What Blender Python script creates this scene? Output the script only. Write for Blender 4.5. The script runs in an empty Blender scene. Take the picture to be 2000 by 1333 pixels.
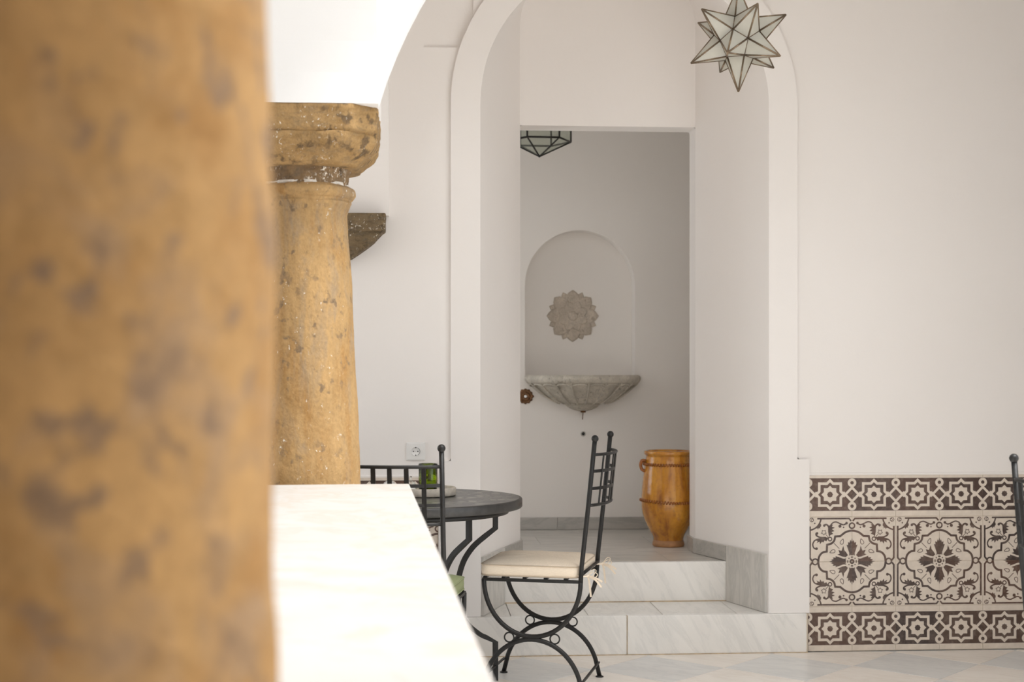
import bpy, bmesh, math, random
from mathutils import Vector, Matrix, noise
from mathutils.geometry import tessellate_polygon

# ------------------------------------------------------------------ scene, camera, light
SC = bpy.context.scene
COL = SC.collection
PI = math.pi
R = math.radians
EYE = 1.283

cam = bpy.data.cameras.new('camera')
cam_o = bpy.data.objects.new('camera', cam)
COL.objects.link(cam_o)
cam_o.location = (0, 0, EYE)
cam_o.rotation_euler = (R(90), 0, R(-3.9))
cam.lens = 50.0
cam.sensor_width = 36.0
cam.shift_y = 0.02925
cam.clip_start = 0.05
cam.dof.use_dof = True
cam.dof.focus_distance = 5.6
cam.dof.aperture_fstop = 3.4
cam.dof.aperture_blades = 9
SC.camera = cam_o

SC.view_settings.view_transform = 'Standard'
SC.view_settings.look = 'None'
SC.view_settings.gamma = 1.0
SC.view_settings.use_curve_mapping = False
SC.view_settings.exposure = 0.65
SC.cycles.diffuse_bounces = 8

world = bpy.data.worlds.new('sky')
SC.world = world
world.use_nodes = True
bg = world.node_tree.nodes['Background']
bg.inputs['Color'].default_value = (0.94, 0.98, 1.02, 1)     # bright, evenly hazy sky above the patio
bg.inputs['Strength'].default_value = 1.4

sun = bpy.data.lights.new('sun', 'SUN')
sun.energy = 3.2
sun.angle = R(25)
sun.color = (1.0, 0.98, 0.955)
sun_o = bpy.data.objects.new('sun', sun)
COL.objects.link(sun_o)
# high sun from behind and to the right of the camera
sd = Vector((-0.30, 0.24, -1.0))
sun_o.rotation_euler = sd.to_track_quat('-Z', 'Y').to_euler()
sun_o.location = (3, -2, 8)

# ------------------------------------------------------------------ helpers
def link(o, parent=None):
    COL.objects.link(o)
    if parent is not None:
        o.parent = parent
    return o

def mesh_of(name, verts, faces, smooth=False):
    me = bpy.data.meshes.new(name)
    me.from_pydata([tuple(v) for v in verts], [], faces)
    me.update()
    if smooth:
        for p in me.polygons:
            p.use_smooth = True
    return me

class MB:
    """collects shapes, builds ONE mesh object"""
    def __init__(s):
        s.v = []; s.f = []; s.sm = []; s.mi = []
    def add(s, verts, faces, smooth=False, mi=0):
        b = len(s.v)
        s.v += [tuple(v) for v in verts]
        s.f += [tuple(i + b for i in f) for f in faces]
        s.sm += [smooth] * len(faces)
        s.mi += [mi] * len(faces)
        return s
    def box(s, x0, x1, y0, y1, z0, z1):
        v = [(x, y, z) for x in (x0, x1) for y in (y0, y1) for z in (z0, z1)]
        return s.add(v, [(0, 1, 3, 2), (4, 6, 7, 5), (0, 4, 5, 1), (2, 3, 7, 6), (0, 2, 6, 4), (1, 5, 7, 3)])
    def mesh(s, name):
        me = bpy.data.meshes.new(name)
        me.from_pydata(s.v, [], s.f)
        me.update()
        for p, sm, mi in zip(me.polygons, s.sm, s.mi):
            p.use_smooth = sm
            p.material_index = mi
        return me
    def build(s, name, mat, parent=None, bevel=0, angle=40):
        me = s.mesh(name)
        for m in (mat if isinstance(mat, (list, tuple)) else [mat]):
            me.materials.append(m)
        o = bpy.data.objects.new(name, me)
        link(o, parent)
        if bevel:
            md = o.modifiers.new('bevel', 'BEVEL')
            md.width = bevel; md.segments = 2; md.limit_method = 'ANGLE'; md.angle_limit = R(angle)
        return o

def fix_normals(o):
    bm = bmesh.new(); bm.from_mesh(o.data)
    bmesh.ops.recalc_face_normals(bm, faces=bm.faces)
    bm.to_mesh(o.data); bm.free()
    return o

def empty(name, loc=(0, 0, 0), rz=0.0):
    o = bpy.data.objects.new(name, None)
    o.empty_display_size = 0.05
    link(o)
    o.location = loc
    o.rotation_euler = (0, 0, rz)
    return o

def tag(o, label=None, cat=None, group=None, kind=None):
    if label: o['label'] = label
    if cat: o['category'] = cat
    if group: o['group'] = group
    if kind: o['kind'] = kind
    return o

def inst(name, me, parent=None, loc=(0, 0, 0), rot=None, mat=None):
    o = bpy.data.objects.new(name, me)
    link(o, parent)
    if mat is not None:
        o.matrix_local = mat
    else:
        o.location = loc
        if rot: o.rotation_euler = rot
    return o

def copy_tree(o, parent=None):
    c = o.copy()
    COL.objects.link(c)
    c.parent = parent
    for ch in o.children:
        copy_tree(ch, c)
    return c

def circle_profile(r, n=10):
    return [(r * math.cos(2 * PI * i / n), r * math.sin(2 * PI * i / n)) for i in range(n)]

def rect_profile(w, h):
    return [(-w / 2, -h / 2), (w / 2, -h / 2), (w / 2, h / 2), (-w / 2, h / 2)]

def sweep(mb, pts, prof, closed=False, up=None, smooth=True, scales=None, mi=0):
    """sweep a 2d profile along a polyline"""
    P = [Vector(p) for p in pts]
    n = len(P); k = len(prof)
    rings = []
    nrm = None
    for i in range(n):
        if closed:
            t = P[(i + 1) % n] - P[i - 1]
        else:
            t = P[min(i + 1, n - 1)] - P[max(i - 1, 0)]
        t.normalize()
        if up is not None:
            a = Vector(up)
            s = t.cross(a)
            if s.length < 1e-4:
                s = t.orthogonal()
            s.normalize()
        else:
            if nrm is None:
                s = t.orthogonal().normalized()
            else:
                s = (nrm - t * nrm.dot(t))
                s = s.normalized() if s.length > 1e-6 else t.orthogonal().normalized()
            nrm = s
        b = s.cross(t)
        sc = scales[i] if scales else 1.0
        # mitre for sharp bends
        mit = 1.0
        if 0 < i < n - 1 and not closed:
            d0 = (P[i] - P[i - 1]).normalized(); d1 = (P[i + 1] - P[i]).normalized()
            c = max(0.35, math.sqrt(max(0.0, (1 + d0.dot(d1)) / 2)))
            mit = 1 / c
        rings.append([P[i] + s * (x * sc * (mit if up is None else 1)) + b * (y * sc * (mit if up is not None else 1)) for x, y in prof])
    v = [p for r in rings for p in r]
    f = []
    m = n if closed else n - 1
    for i in range(m):
        for j in range(k):
            a = i * k + j; b_ = i * k + (j + 1) % k
            c = ((i + 1) % n) * k + (j + 1) % k; d = ((i + 1) % n) * k + j
            f.append((a, b_, c, d))
    if not closed:
        f.append(tuple(range(k))[::-1])
        f.append(tuple((n - 1) * k + j for j in range(k)))
    mb.add(v, f, smooth, mi)
    return mb

def tube(mb, pts, r, n=10, closed=False, scales=None):
    return sweep(mb, pts, circle_profile(r, n), closed, None, True, scales)

def lathe(mb, prof, n=32, a0=0.0, a1=2 * PI, center=(0, 0), caps=False, mi=0, warp=None):
    """prof: list of (r, z). a full or partial turn round z"""
    full = abs(a1 - a0 - 2 * PI) < 1e-6
    m = n if full else n + 1
    v = []
    for (r, z) in prof:
        for i in range(m):
            a = a0 + (a1 - a0) * i / n
            rr = r if warp is None else warp(r, z, a)
            v.append((center[0] + rr * math.cos(a), center[1] + rr * math.sin(a), z))
    f = []
    for i in range(len(prof) - 1):
        for j in range(n):
            j2 = (j + 1) % m if full else j + 1
            f.append((i * m + j, i * m + j2, (i + 1) * m + j2, (i + 1) * m + j))
    if caps and full:
        f.append(tuple(range(m))[::-1])
        f.append(tuple((len(prof) - 1) * m + j for j in range(m)))
    mb.add(v, f, True, mi)
    return mb

def ball(mb, c, r, n=12):
    prof = [(max(1e-4, r * math.sin(PI * i / n)), c[2] - r * math.cos(PI * i / n)) for i in range(n + 1)]
    return lathe(mb, prof, 14, center=(c[0], c[1]))

def prism_xz(mb, loops, y0, y1, smooth_sides=False):
    """polygon with holes in the x-z plane, given thickness along y"""
    flat = [Vector((x, z, 0)) for lp in loops for x, z in lp]
    tris = tessellate_polygon([[Vector((x, z, 0)) for x, z in lp] for lp in loops])
    nv = len(flat)
    v = [(p.x, y0, p.y) for p in flat] + [(p.x, y1, p.y) for p in flat]
    f = []
    for t in tris:
        a, b, c = t
        cr = (flat[b] - flat[a]).cross(flat[c] - flat[a]).z
        if abs(cr) < 1e-12: continue
        if cr < 0: b, c = c, b
        f.append((a, b, c))                      # front, faces -y
        f.append((a + nv, c + nv, b + nv))
    mb.add(v, f)
    s = 0
    fs = []
    for lp in loops:
        k = len(lp)
        for i in range(k):
            a = s + i; b = s + (i + 1) % k
            fs.append((a, b, b + nv, a + nv))
        s += k
    mb.add(v, fs, smooth_sides)
    return mb

def catmull(pts, k=6):
    P = [Vector(p) for p in pts]
    out = []
    for i in range(len(P) - 1):
        p0 = P[max(i - 1, 0)]; p1 = P[i]; p2 = P[i + 1]; p3 = P[min(i + 2, len(P) - 1)]
        for j in range(k):
            t = j / k
            out.append(0.5 * ((2 * p1) + (p2 - p0) * t + (2 * p0 - 5 * p1 + 4 * p2 - p3) * t * t + (3 * p1 - p0 - 3 * p2 + p3) * t ** 3))
    out.append(P[-1])
    return out

# ------------------------------------------------------------------ materials
def new_mat(name):
    m = bpy.data.materials.new(name)
    m.use_nodes = True
    nt = m.node_tree
    for n in list(nt.nodes): nt.nodes.remove(n)
    out = nt.nodes.new('ShaderNodeOutputMaterial')
    b = nt.nodes.new('ShaderNodeBsdfPrincipled')
    nt.links.new(b.outputs[0], out.inputs[0])
    return m, nt, b

def coords(nt, rand=0.0, kind='Object'):
    tc = nt.nodes.new('ShaderNodeTexCoord')
    if not rand:
        return tc.outputs[kind]
    oi = nt.nodes.new('ShaderNodeObjectInfo')
    mul = nt.nodes.new('ShaderNodeMath'); mul.operation = 'MULTIPLY'
    nt.links.new(oi.outputs['Random'], mul.inputs[0]); mul.inputs[1].default_value = rand
    add = nt.nodes.new('ShaderNodeVectorMath'); add.operation = 'ADD'
    nt.links.new(tc.outputs[kind], add.inputs[0]); nt.links.new(mul.outputs[0], add.inputs[1])
    return add.outputs[0]

def mapping(nt, vec, scale=(1, 1, 1), rot=(0, 0, 0)):
    mp = nt.nodes.new('ShaderNodeMapping')
    nt.links.new(vec, mp.inputs['Vector'])
    mp.inputs['Scale'].default_value = scale
    mp.inputs['Rotation'].default_value = rot
    return mp.outputs[0]

def tex_noise(nt, vec, scale, detail=6, rough=0.55, dist=0.0):
    n = nt.nodes.new('ShaderNodeTexNoise')
    nt.links.new(vec, n.inputs['Vector'])
    n.inputs['Scale'].default_value = scale
    n.inputs['Detail'].default_value = detail
    n.inputs['Roughness'].default_value = rough
    n.inputs['Distortion'].default_value = dist
    return n.outputs['Fac']

def ramp(nt, fac, stops, interp='LINEAR'):
    r = nt.nodes.new('ShaderNodeValToRGB')
    r.color_ramp.interpolation = interp
    e = r.color_ramp.elements
    while len(e) < len(stops): e.new(0.5)
    for el, (p, c) in zip(e, stops):
        el.position = p
        el.color = (*c, 1) if len(c) == 3 else c
    nt.links.new(fac, r.inputs[0])
    return r.outputs[0]

def mixc(nt, fac, a, b, mode='MIX'):
    m = nt.nodes.new('ShaderNodeMix'); m.data_type = 'RGBA'; m.blend_type = mode
    if isinstance(fac, (int, float)): m.inputs['Factor'].default_value = fac
    else: nt.links.new(fac, m.inputs['Factor'])
    for s, x in (('A', a), ('B', b)):
        sock = [i for i in m.inputs if i.name == s and i.type == 'RGBA'][0]
        if isinstance(x, tuple): sock.default_value = (*x, 1) if len(x) == 3 else x
        else: nt.links.new(x, sock)
    return [o for o in m.outputs if o.type == 'RGBA'][0]

def bump(nt, b, height, strength=0.2, dist=0.01):
    bp = nt.nodes.new('ShaderNodeBump')
    bp.inputs['Strength'].default_value = strength
    bp.inputs['Distance'].default_value = dist
    nt.links.new(height, bp.inputs['Height'])
    nt.links.new(bp.outputs[0], b.inputs['Normal'])

def plaster(name, c0, c1, rough=0.85):
    m, nt, b = new_mat(name)
    v = coords(nt)
    n = tex_noise(nt, v, 1.3, 5, 0.5)
    nt.links.new(ramp(nt, n, [(0.3, c0), (0.7, c1)]), b.inputs['Base Color'])
    b.inputs['Roughness'].default_value = rough
    b.inputs['Specular IOR Level'].default_value = 0.25
    n1 = tex_noise(nt, v, 9, 4, 0.5)
    bump(nt, b, n1, 0.35, 0.006)
    return m

M = {}
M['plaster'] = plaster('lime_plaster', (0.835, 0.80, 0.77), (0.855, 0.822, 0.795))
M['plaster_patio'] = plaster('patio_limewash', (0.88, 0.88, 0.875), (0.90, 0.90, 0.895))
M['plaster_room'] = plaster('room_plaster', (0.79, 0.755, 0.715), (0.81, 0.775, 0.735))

def stone(name, base, mid, grey, dark, scale=1.0, pits=0.5, fleck=0.0, rough=0.8, stretch=0.45, spot=34, mask=0.40):
    m, nt, b = new_mat(name)
    v0 = coords(nt)
    v = mapping(nt, v0, (scale, scale, scale * stretch))
    n1 = tex_noise(nt, v, 9, 8, 0.62, 0.3)
    c = ramp(nt, n1, [(0.36, mid), (0.5, base), (0.66, tuple(min(1, x * 1.25) for x in base))])
    n2 = tex_noise(nt, v, 13, 6, 0.6, 0.8)
    f2 = ramp(nt, n2, [(0.50, (0, 0, 0)), (0.66, (0.85, 0.85, 0.85))])
    c = mixc(nt, f2, c, grey)
    vv = mapping(nt, v0, (scale, scale, scale * 0.75))
    n3 = tex_noise(nt, vv, spot, 3, 0.5, 0.15)
    f3 = ramp(nt, n3, [(0.60 - 0.05 * pits, (0, 0, 0)), (0.67 - 0.03 * pits, (0.9, 0.9, 0.9))])
    n3b = tex_noise(nt, vv, 5, 3, 0.5)
    f3b = ramp(nt, n3b, [(mask, (0, 0, 0)), (mask + 0.15, (1, 1, 1))])
    f3 = mixc(nt, 1.0, f3, f3b, 'MULTIPLY')
    c = mixc(nt, f3, c, dark)
    n5 = tex_noise(nt, vv, 110, 4, 0.65)
    c = mixc(nt, 0.22, c, ramp(nt, n5, [(0.35, tuple(x * 0.5 for x in base)), (0.62, tuple(min(1, x * 1.35) for x in base))]))
    if fleck:
        n4 = tex_noise(nt, vv, 60, 4, 0.7, 0.5)
        f4 = ramp(nt, n4, [(0.66 - fleck * 0.05, (0, 0, 0)), (0.69 - fleck * 0.05, (1, 1, 1))])
        n4b = tex_noise(nt, vv, 9, 3, 0.5)
        f4 = mixc(nt, 1.0, f4, ramp(nt, n4b, [(0.47, (0, 0, 0)), (0.58, (1, 1, 1))]), 'MULTIPLY')
        c = mixc(nt, f4, c, (0.80, 0.74, 0.64))
    nt.links.new(c, b.inputs['Base Color'])
    b.inputs['Roughness'].default_value = rough
    b.inputs['Specular IOR Level'].default_value = 0.3
    nb = tex_noise(nt, vv, 45, 8, 0.65)
    bump(nt, b, nb, 0.7, 0.007)
    return m

M['column'] = stone('golden_sandstone', (0.39, 0.245, 0.105), (0.33, 0.175, 0.055), (0.29, 0.225, 0.155), (0.14, 0.10, 0.068), 1.0, 0.35, 0.3, stretch=0.25)
M['column_near'] = stone('weathered_sandstone', (0.43, 0.250, 0.098), (0.34, 0.175, 0.055), (0.33, 0.22, 0.135), (0.19, 0.13, 0.092), 1.0, 0.95, 0.0, spot=34, stretch=0.7, mask=0.30)
M['capital'] = stone('worn_capital_stone', (0.36, 0.225, 0.095), (0.28, 0.165, 0.06), (0.25, 0.175, 0.095), (0.065, 0.045, 0.03), 1.5, 1.5, 0.9, stretch=2.2, spot=26)
M['capital_neck'] = stone('grimy_capital_stone', (0.24, 0.155, 0.08), (0.16, 0.10, 0.05), (0.18, 0.135, 0.09), (0.045, 0.033, 0.023), 1.6, 1.6, 2.0, stretch=1.2)
M['corbel'] = stone('dark_corbel_stone', (0.17, 0.12, 0.065), (0.11, 0.08, 0.045), (0.14, 0.115, 0.08), (0.03, 0.023, 0.016), 1.8, 1.5, 0.9, stretch=2.5)

def marble(name, c0, c1, vein, scale=1.0, rough=0.25, rot=(0.3, 0.5, 0.9), amount=0.5, rand=20.0, stretch=(1, 3.2, 1)):
    m, nt, b = new_mat(name)
    v = mapping(nt, mapping(nt, coords(nt, rand), (1, 1, 1), rot), tuple(scale * s for s in stretch))
    n0 = tex_noise(nt, v, 1.8, 6, 0.55, 0.6)
    c = ramp(nt, n0, [(0.3, c0), (0.7, c1)])
    n1 = tex_noise(nt, v, 2.6, 9, 0.62, 1.3)
    f = ramp(nt, n1, [(0.50, (0, 0, 0)), (0.57, (amount, amount, amount)), (0.64, (0, 0, 0))])
    c = mixc(nt, f, c, vein)
    n2 = tex_noise(nt, v, 7, 6, 0.6, 0.6)
    f2 = ramp(nt, n2, [(0.55, (0, 0, 0)), (0.75, (amount * .6,) * 3)])
    c = mixc(nt, f2, c, vein)
    nt.links.new(c, b.inputs['Base Color'])
    b.inputs['Roughness'].default_value = rough
    return m

M['marble_riser'] = marble('white_veined_marble', (0.76, 0.735, 0.695), (0.83, 0.805, 0.765), (0.57, 0.565, 0.54), 1.3, 0.3, (0, 0.55, 0), 0.32, 20, (4.2, 1.2, 0.8))
M['marble_cladding'] = marble('grey_veined_marble', (0.55, 0.53, 0.49), (0.64, 0.61, 0.57), (0.40, 0.395, 0.37), 1.4, 0.3, (0, 0, 0.3), 0.5, 20, (2.5, 2.5, 0.6))
M['marble_landing'] = marble('grey_floor_marble', (0.52, 0.495, 0.455), (0.62, 0.59, 0.545), (0.36, 0.345, 0.315), 1.2, 0.28, (0, 0, 0.1), 0.55, 20, (0.7, 4, 1))
M['marble_skirting'] = marble('dark_grey_marble', (0.40, 0.385, 0.355), (0.47, 0.45, 0.415), (0.30, 0.29, 0.27), 1.5, 0.3, (0, 0, 0), 0.5, 20, (0.8, 2, 4))
M['tile_beige'] = marble('beige_marble', (0.81, 0.75, 0.68), (0.86, 0.805, 0.74), (0.70, 0.62, 0.54), 1.2, 0.32, (0, 0, 0.6), 0.4)
M['tile_grey'] = marble('pale_grey_marble', (0.68, 0.67, 0.65), (0.75, 0.74, 0.715), (0.58, 0.58, 0.57), 1.0, 0.32, (0, 0, 0.6), 0.5)
def chequer_floor():
    m, nt, b = new_mat('patio_marble_chequer')
    v = mapping(nt, coords(nt), (1, 1, 1), (0, 0, PI / 4))
    ck = nt.nodes.new('ShaderNodeTexChecker')
    nt.links.new(v, ck.inputs['Vector']); ck.inputs['Scale'].default_value = 2.5
    ck.inputs['Color1'].default_value = (0.79, 0.73, 0.665, 1); ck.inputs['Color2'].default_value = (0.63, 0.63, 0.615, 1)
    n = tex_noise(nt, coords(nt), 5, 6, 0.6)
    c = mixc(nt, 0.25, ck.outputs['Color'], ramp(nt, n, [(0.3, (0.60, 0.57, 0.53)), (0.7, (0.84, 0.80, 0.75))]))
    nt.links.new(c, b.inputs['Base Color'])
    b.inputs['Roughness'].default_value = 0.4
    return m
M['patio_floor'] = chequer_floor()
M['coping'] = marble('white_coping_marble', (0.42, 0.40, 0.375), (0.45, 0.435, 0.415), (0.38, 0.315, 0.245), 2.2, 0.6, (0, 0, 0.3), 0.45, 20, (1, 1.2, 1))

def plain(name, col, rough=0.5, metal=0.0, noise_amt=0.0, nscale=30, bumps=0.0, spec=0.5):
    m, nt, b = new_mat(name)
    b.inputs['Roughness'].default_value = rough
    b.inputs['Metallic'].default_value = metal
    b.inputs['Specular IOR Level'].default_value = spec
    v = coords(nt)
    n = tex_noise(nt, v, nscale, 5, 0.6)
    lo = tuple(max(0, c * (1 - noise_amt)) for c in col); hi = tuple(min(1, c * (1 + noise_amt)) for c in col)
    nt.links.new(ramp(nt, n, [(0.3, lo), (0.7, hi)]), b.inputs['Base Color'])
    if bumps: bump(nt, b, n, bumps, 0.003)
    return m

M['mortar'] = plain('white_lime_mortar', (0.72, 0.67, 0.60), 0.95, 0, 0.2, 60)
M['iron'] = plain('dark_wrought_iron', (0.013, 0.012, 0.011), 0.45, 0.0, 0.25, 60, 0.15, spec=0.35)
M['grout'] = plain('sandy_grout', (0.66, 0.58, 0.47), 0.95, 0, 0.12, 40)
M['sand_grout'] = plain('ochre_grout', (0.50, 0.385, 0.25), 0.95, 0, 0.3, 25)
M['rough_floor'] = plain('patio_floor_base', (0.68, 0.62, 0.54), 0.9, 0, 0.1, 8)
M['glaze'] = plain('cream_tile_glaze', (0.70, 0.615, 0.525), 0.35, 0, 0.08, 25, 0.1)
M['white_plastic'] = plain('white_plastic', (0.80, 0.79, 0.77), 0.35, 0, 0.02, 5)
M['black_hole'] = plain('black_recess', (0.02, 0.02, 0.02), 0.8)
M['steel'] = plain('dull_steel', (0.45, 0.43, 0.40), 0.4, 0.9, 0.1)
M['brass'] = plain('aged_copper', (0.15, 0.075, 0.035), 0.4, 0.7, 0.5, 80, 0.3)
M['came'] = plain('brass_came', (0.25, 0.18, 0.115), 0.5, 0.3, 0.3, 60)
M['lantern_bar'] = plain('black_lantern_bar', (0.02, 0.018, 0.015), 0.5, 0.3)
M['basin'] = stone('carved_limestone', (0.52, 0.48, 0.41), (0.42, 0.385, 0.32), (0.44, 0.41, 0.36), (0.25, 0.22, 0.18), 1.5, 0.3, 0.2, 0.85, 1.0)
M['rosette'] = stone('carved_rosette_stone', (0.50, 0.435, 0.36), (0.42, 0.365, 0.30), (0.46, 0.41, 0.35), (0.32, 0.27, 0.22), 1.5, 0.1, 0.1, 0.85, 1.0)
M['tray'] = plain('pale_travertine', (0.52, 0.47, 0.40), 0.6, 0, 0.25, 35, 0.2)

# dark printed glaze, each tile fired a little differently
def print_mat(name, a, b_):
    m, nt, b = new_mat(name)
    oi = nt.nodes.new('ShaderNodeObjectInfo')
    c = ramp(nt, oi.outputs['Random'], [(0.0, a), (0.6, b_), (1.0, (0.085, 0.055, 0.042))])
    n = tex_noise(nt, coords(nt, 20), 40, 5, 0.65)
    c = mixc(nt, ramp(nt, n, [(0.45, (0, 0, 0)), (0.85, (0.55,) * 3)]), c, (0.30, 0.23, 0.19))
    nt.links.new(c, b.inputs['Base Color'])
    b.inputs['Roughness'].default_value = 0.35
    return m
M['print_dark'] = print_mat('brown_tile_print', (0.052, 0.036, 0.032), (0.105, 0.055, 0.038))

def fabric(name, c):
    m, nt, b = new_mat(name)
    v = coords(nt)
    w1 = tex_noise(nt, mapping(nt, v, (500, 60, 500)), 1, 3, 0.5)
    w2 = tex_noise(nt, mapping(nt, v, (60, 500, 500)), 1, 3, 0.5)
    f = mixc(nt, 0.5, w1, w2)
    nt.links.new(ramp(nt, f, [(0.35, tuple(x * 0.88 for x in c)), (0.65, tuple(min(1, x * 1.06) for x in c))]), b.inputs['Base Color'])
    b.inputs['Roughness'].default_value = 0.95
    b.inputs['Specular IOR Level'].default_value = 0.1
    bump(nt, b, f, 0.25, 0.001)
    return m
M['linen'] = fabric('natural_linen', (0.80, 0.69, 0.555))
M['linen_seam'] = fabric('linen_piping', (0.52, 0.43, 0.33))
M['green_cloth'] = fabric('sage_cotton', (0.21, 0.23, 0.125))

def jar_mat():
    m, nt, b = new_mat('amber_glaze')
    v0 = coords(nt)
    v = mapping(nt, v0, (14, 14, 2.2))
    n = tex_noise(nt, v, 1.5, 7, 0.6, 0.5)
    c = ramp(nt, n, [(0.30, (0.24, 0.070, 0.005)), (0.48, (0.50, 0.20, 0.012)), (0.72, (0.66, 0.31, 0.026))])
    n2 = tex_noise(nt, v0, 60, 5, 0.6)
    c = mixc(nt, ramp(nt, n2, [(0.5, (0, 0, 0)), (0.75, (0.6,) * 3)]), c, (0.26, 0.09, 0.012))
    nt.links.new(c, b.inputs['Base Color'])
    b.inputs['Roughness'].default_value = 0.16
    b.inputs['Coat Weight'].default_value = 0.6
    b.inputs['Coat Roughness'].default_value = 0.08
    bump(nt, b, tex_noise(nt, v0, 28, 4, 0.5), 0.35, 0.006)
    return m
M['jar'] = jar_mat()
M['jar_rope'] = plain('dark_amber_glaze', (0.30, 0.10, 0.018), 0.2, 0, 0.3, 50, 0.2)
M['jar_foot'] = plain('bare_terracotta', (0.40, 0.20, 0.085), 0.5, 0, 0.2, 40)

def slate_mat():
    m, nt, b = new_mat('slate_mosaic')
    v = coords(nt)
    vo = nt.nodes.new('ShaderNodeTexVoronoi'); vo.feature = 'DISTANCE_TO_EDGE'
    nt.links.new(v, vo.inputs['Vector']); vo.inputs['Scale'].default_value = 26
    vc = nt.nodes.new('ShaderNodeTexVoronoi'); nt.links.new(v, vc.inputs['Vector']); vc.inputs['Scale'].default_value = 26
    sep = nt.nodes.new('ShaderNodeSeparateColor'); nt.links.new(vc.outputs['Color'], sep.inputs[0])
    c = ramp(nt, sep.outputs[0], [(0.0, (0.025, 0.025, 0.023)), (0.6, (0.085, 0.083, 0.076)), (1, (0.24, 0.23, 0.20))])
    f = ramp(nt, vo.outputs['Distance'], [(0.02, (1, 1, 1)), (0.06, (0, 0, 0))])
    c = mixc(nt, f, c, (0.028, 0.026, 0.024))
    nt.links.new(c, b.inputs['Base Color'])
    b.inputs['Roughness'].default_value = 0.33
    bump(nt, b, mixc(nt, 0.6, vo.outputs['Distance'], sep.outputs[0]), 0.35, 0.006)
    return m
M['slate'] = slate_mat()
M['slate_edge'] = plain('slate_edge', (0.033, 0.031, 0.029), 0.4, 0, 0.35, 25, 0.1)

def glass_mat(name, col, rough=0.02, ior=1.45):
    m, nt, b = new_mat(name)
    b.inputs['Base Color'].default_value = (*col, 1)
    b.inputs['Transmission Weight'].default_value = 1.0
    b.inputs['Roughness'].default_value = rough
    b.inputs['IOR'].default_value = ior
    n = tex_noise(nt, coords(nt), 20, 2)
    bump(nt, b, n, 0.03, 0.002)
    return m
M['green_glass'] = glass_mat('olive_green_glass', (0.50, 0.64, 0.06))
M['clear_glass'] = glass_mat('clear_glass', (0.95, 0.96, 0.95))

def frosted(name, col, trans=0.5, clear=0.0):
    m = bpy.data.materials.new(name); m.use_nodes = True
    nt = m.node_tree
    for n in list(nt.nodes): nt.nodes.remove(n)
    out = nt.nodes.new('ShaderNodeOutputMaterial')
    d = nt.nodes.new('ShaderNodeBsdfDiffuse'); t = nt.nodes.new('ShaderNodeBsdfTranslucent')
    g = nt.nodes.new('ShaderNodeBsdfGlossy'); g.inputs['Roughness'].default_value = 0.25
    n = tex_noise(nt, coords(nt, 10), 12, 5, 0.6)
    c = ramp(nt, n, [(0.3, tuple(x * 0.88 for x in col)), (0.7, col)])
    nt.links.new(c, d.inputs[0]); nt.links.new(c, t.inputs[0])
    m1 = nt.nodes.new('ShaderNodeMixShader'); m1.inputs[0].default_value = trans
    nt.links.new(d.outputs[0], m1.inputs[1]); nt.links.new(t.outputs[0], m1.inputs[2])
    m2 = nt.nodes.new('ShaderNodeMixShader'); m2.inputs[0].default_value = 0.06
    nt.links.new(m1.outputs[0], m2.inputs[1]); nt.links.new(g.outputs[0], m2.inputs[2])
    last = m2
    if clear:
        tr = nt.nodes.new('ShaderNodeBsdfTransparent'); tr.inputs[0].default_value = (0.93, 0.94, 0.92, 1)
        m3 = nt.nodes.new('ShaderNodeMixShader'); m3.inputs[0].default_value = clear
        nt.links.new(m2.outputs[0], m3.inputs[1]); nt.links.new(tr.outputs[0], m3.inputs[2])
        last = m3
    nt.links.new(last.outputs[0], out.inputs[0])
    return m
M['star_glass'] = frosted('milky_star_glass', (0.80, 0.78, 0.70), 0.5)
M['lantern_glass'] = frosted('thin_lantern_glass', (0.60, 0.62, 0.57), 0.5, 0.86)

# ------------------------------------------------------------------ the building shell
WY = 6.402           # face of the back gallery wall
BY = 6.38            # face of the raised band round the arch
DC = 0.950           # door axis
SPR = 2.488          # spring of the big arch
RI, RO = 0.6575, 0.79
DY = 7.05            # plane of the doorway
DW = 0.440           # half width of the doorway
DD = 0.9615          # doorway axis, a little off the arch's
LINTEL = 2.505
LAND = 0.37          # landing height
STEP = 0.179
RB = 8.14            # back wall of the small room
TOP = 3.60
XL, XR = -3.2, 6.6

def struct(mb, name, mat, parent=None, **k):
    o = mb.build(name, mat, parent, **k)
    if parent is None: o['kind'] = 'structure'
    return o

def arc(cx, cz, rx, rz, a0, a1, n):
    return [(cx + rx * math.cos(a0 + (a1 - a0) * i / n), cz + rz * math.sin(a0 + (a1 - a0) * i / n)) for i in range(n + 1)]

# back wall with the arched opening and a shallow recessed panel high up
outer = [(XL, 0), (DC - RI - .03, 0)] + [(DC - RI - .03, SPR)] + arc(DC, SPR, RI + .03, RI + .03, PI, 0, 40)[1:-1] + [(DC + RI + .03, SPR), (DC + RI + .03, 0), (XR, 0), (XR, TOP), (XL, TOP)]
panel = [(0.04, 2.739), (0.04, 3.42), (0.262, 3.42), (0.262, 2.739)]
mb = MB(); prism_xz(mb, [outer, panel], WY, WY + 0.06)
wall_back = struct(mb, 'wall_back', M['plaster'])
mb = MB(); mb.box(0.02, 0.28, WY + .018, WY + .05, 2.72, 3.44)
mb.build('recessed_panel', M['plaster'], wall_back)

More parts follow.
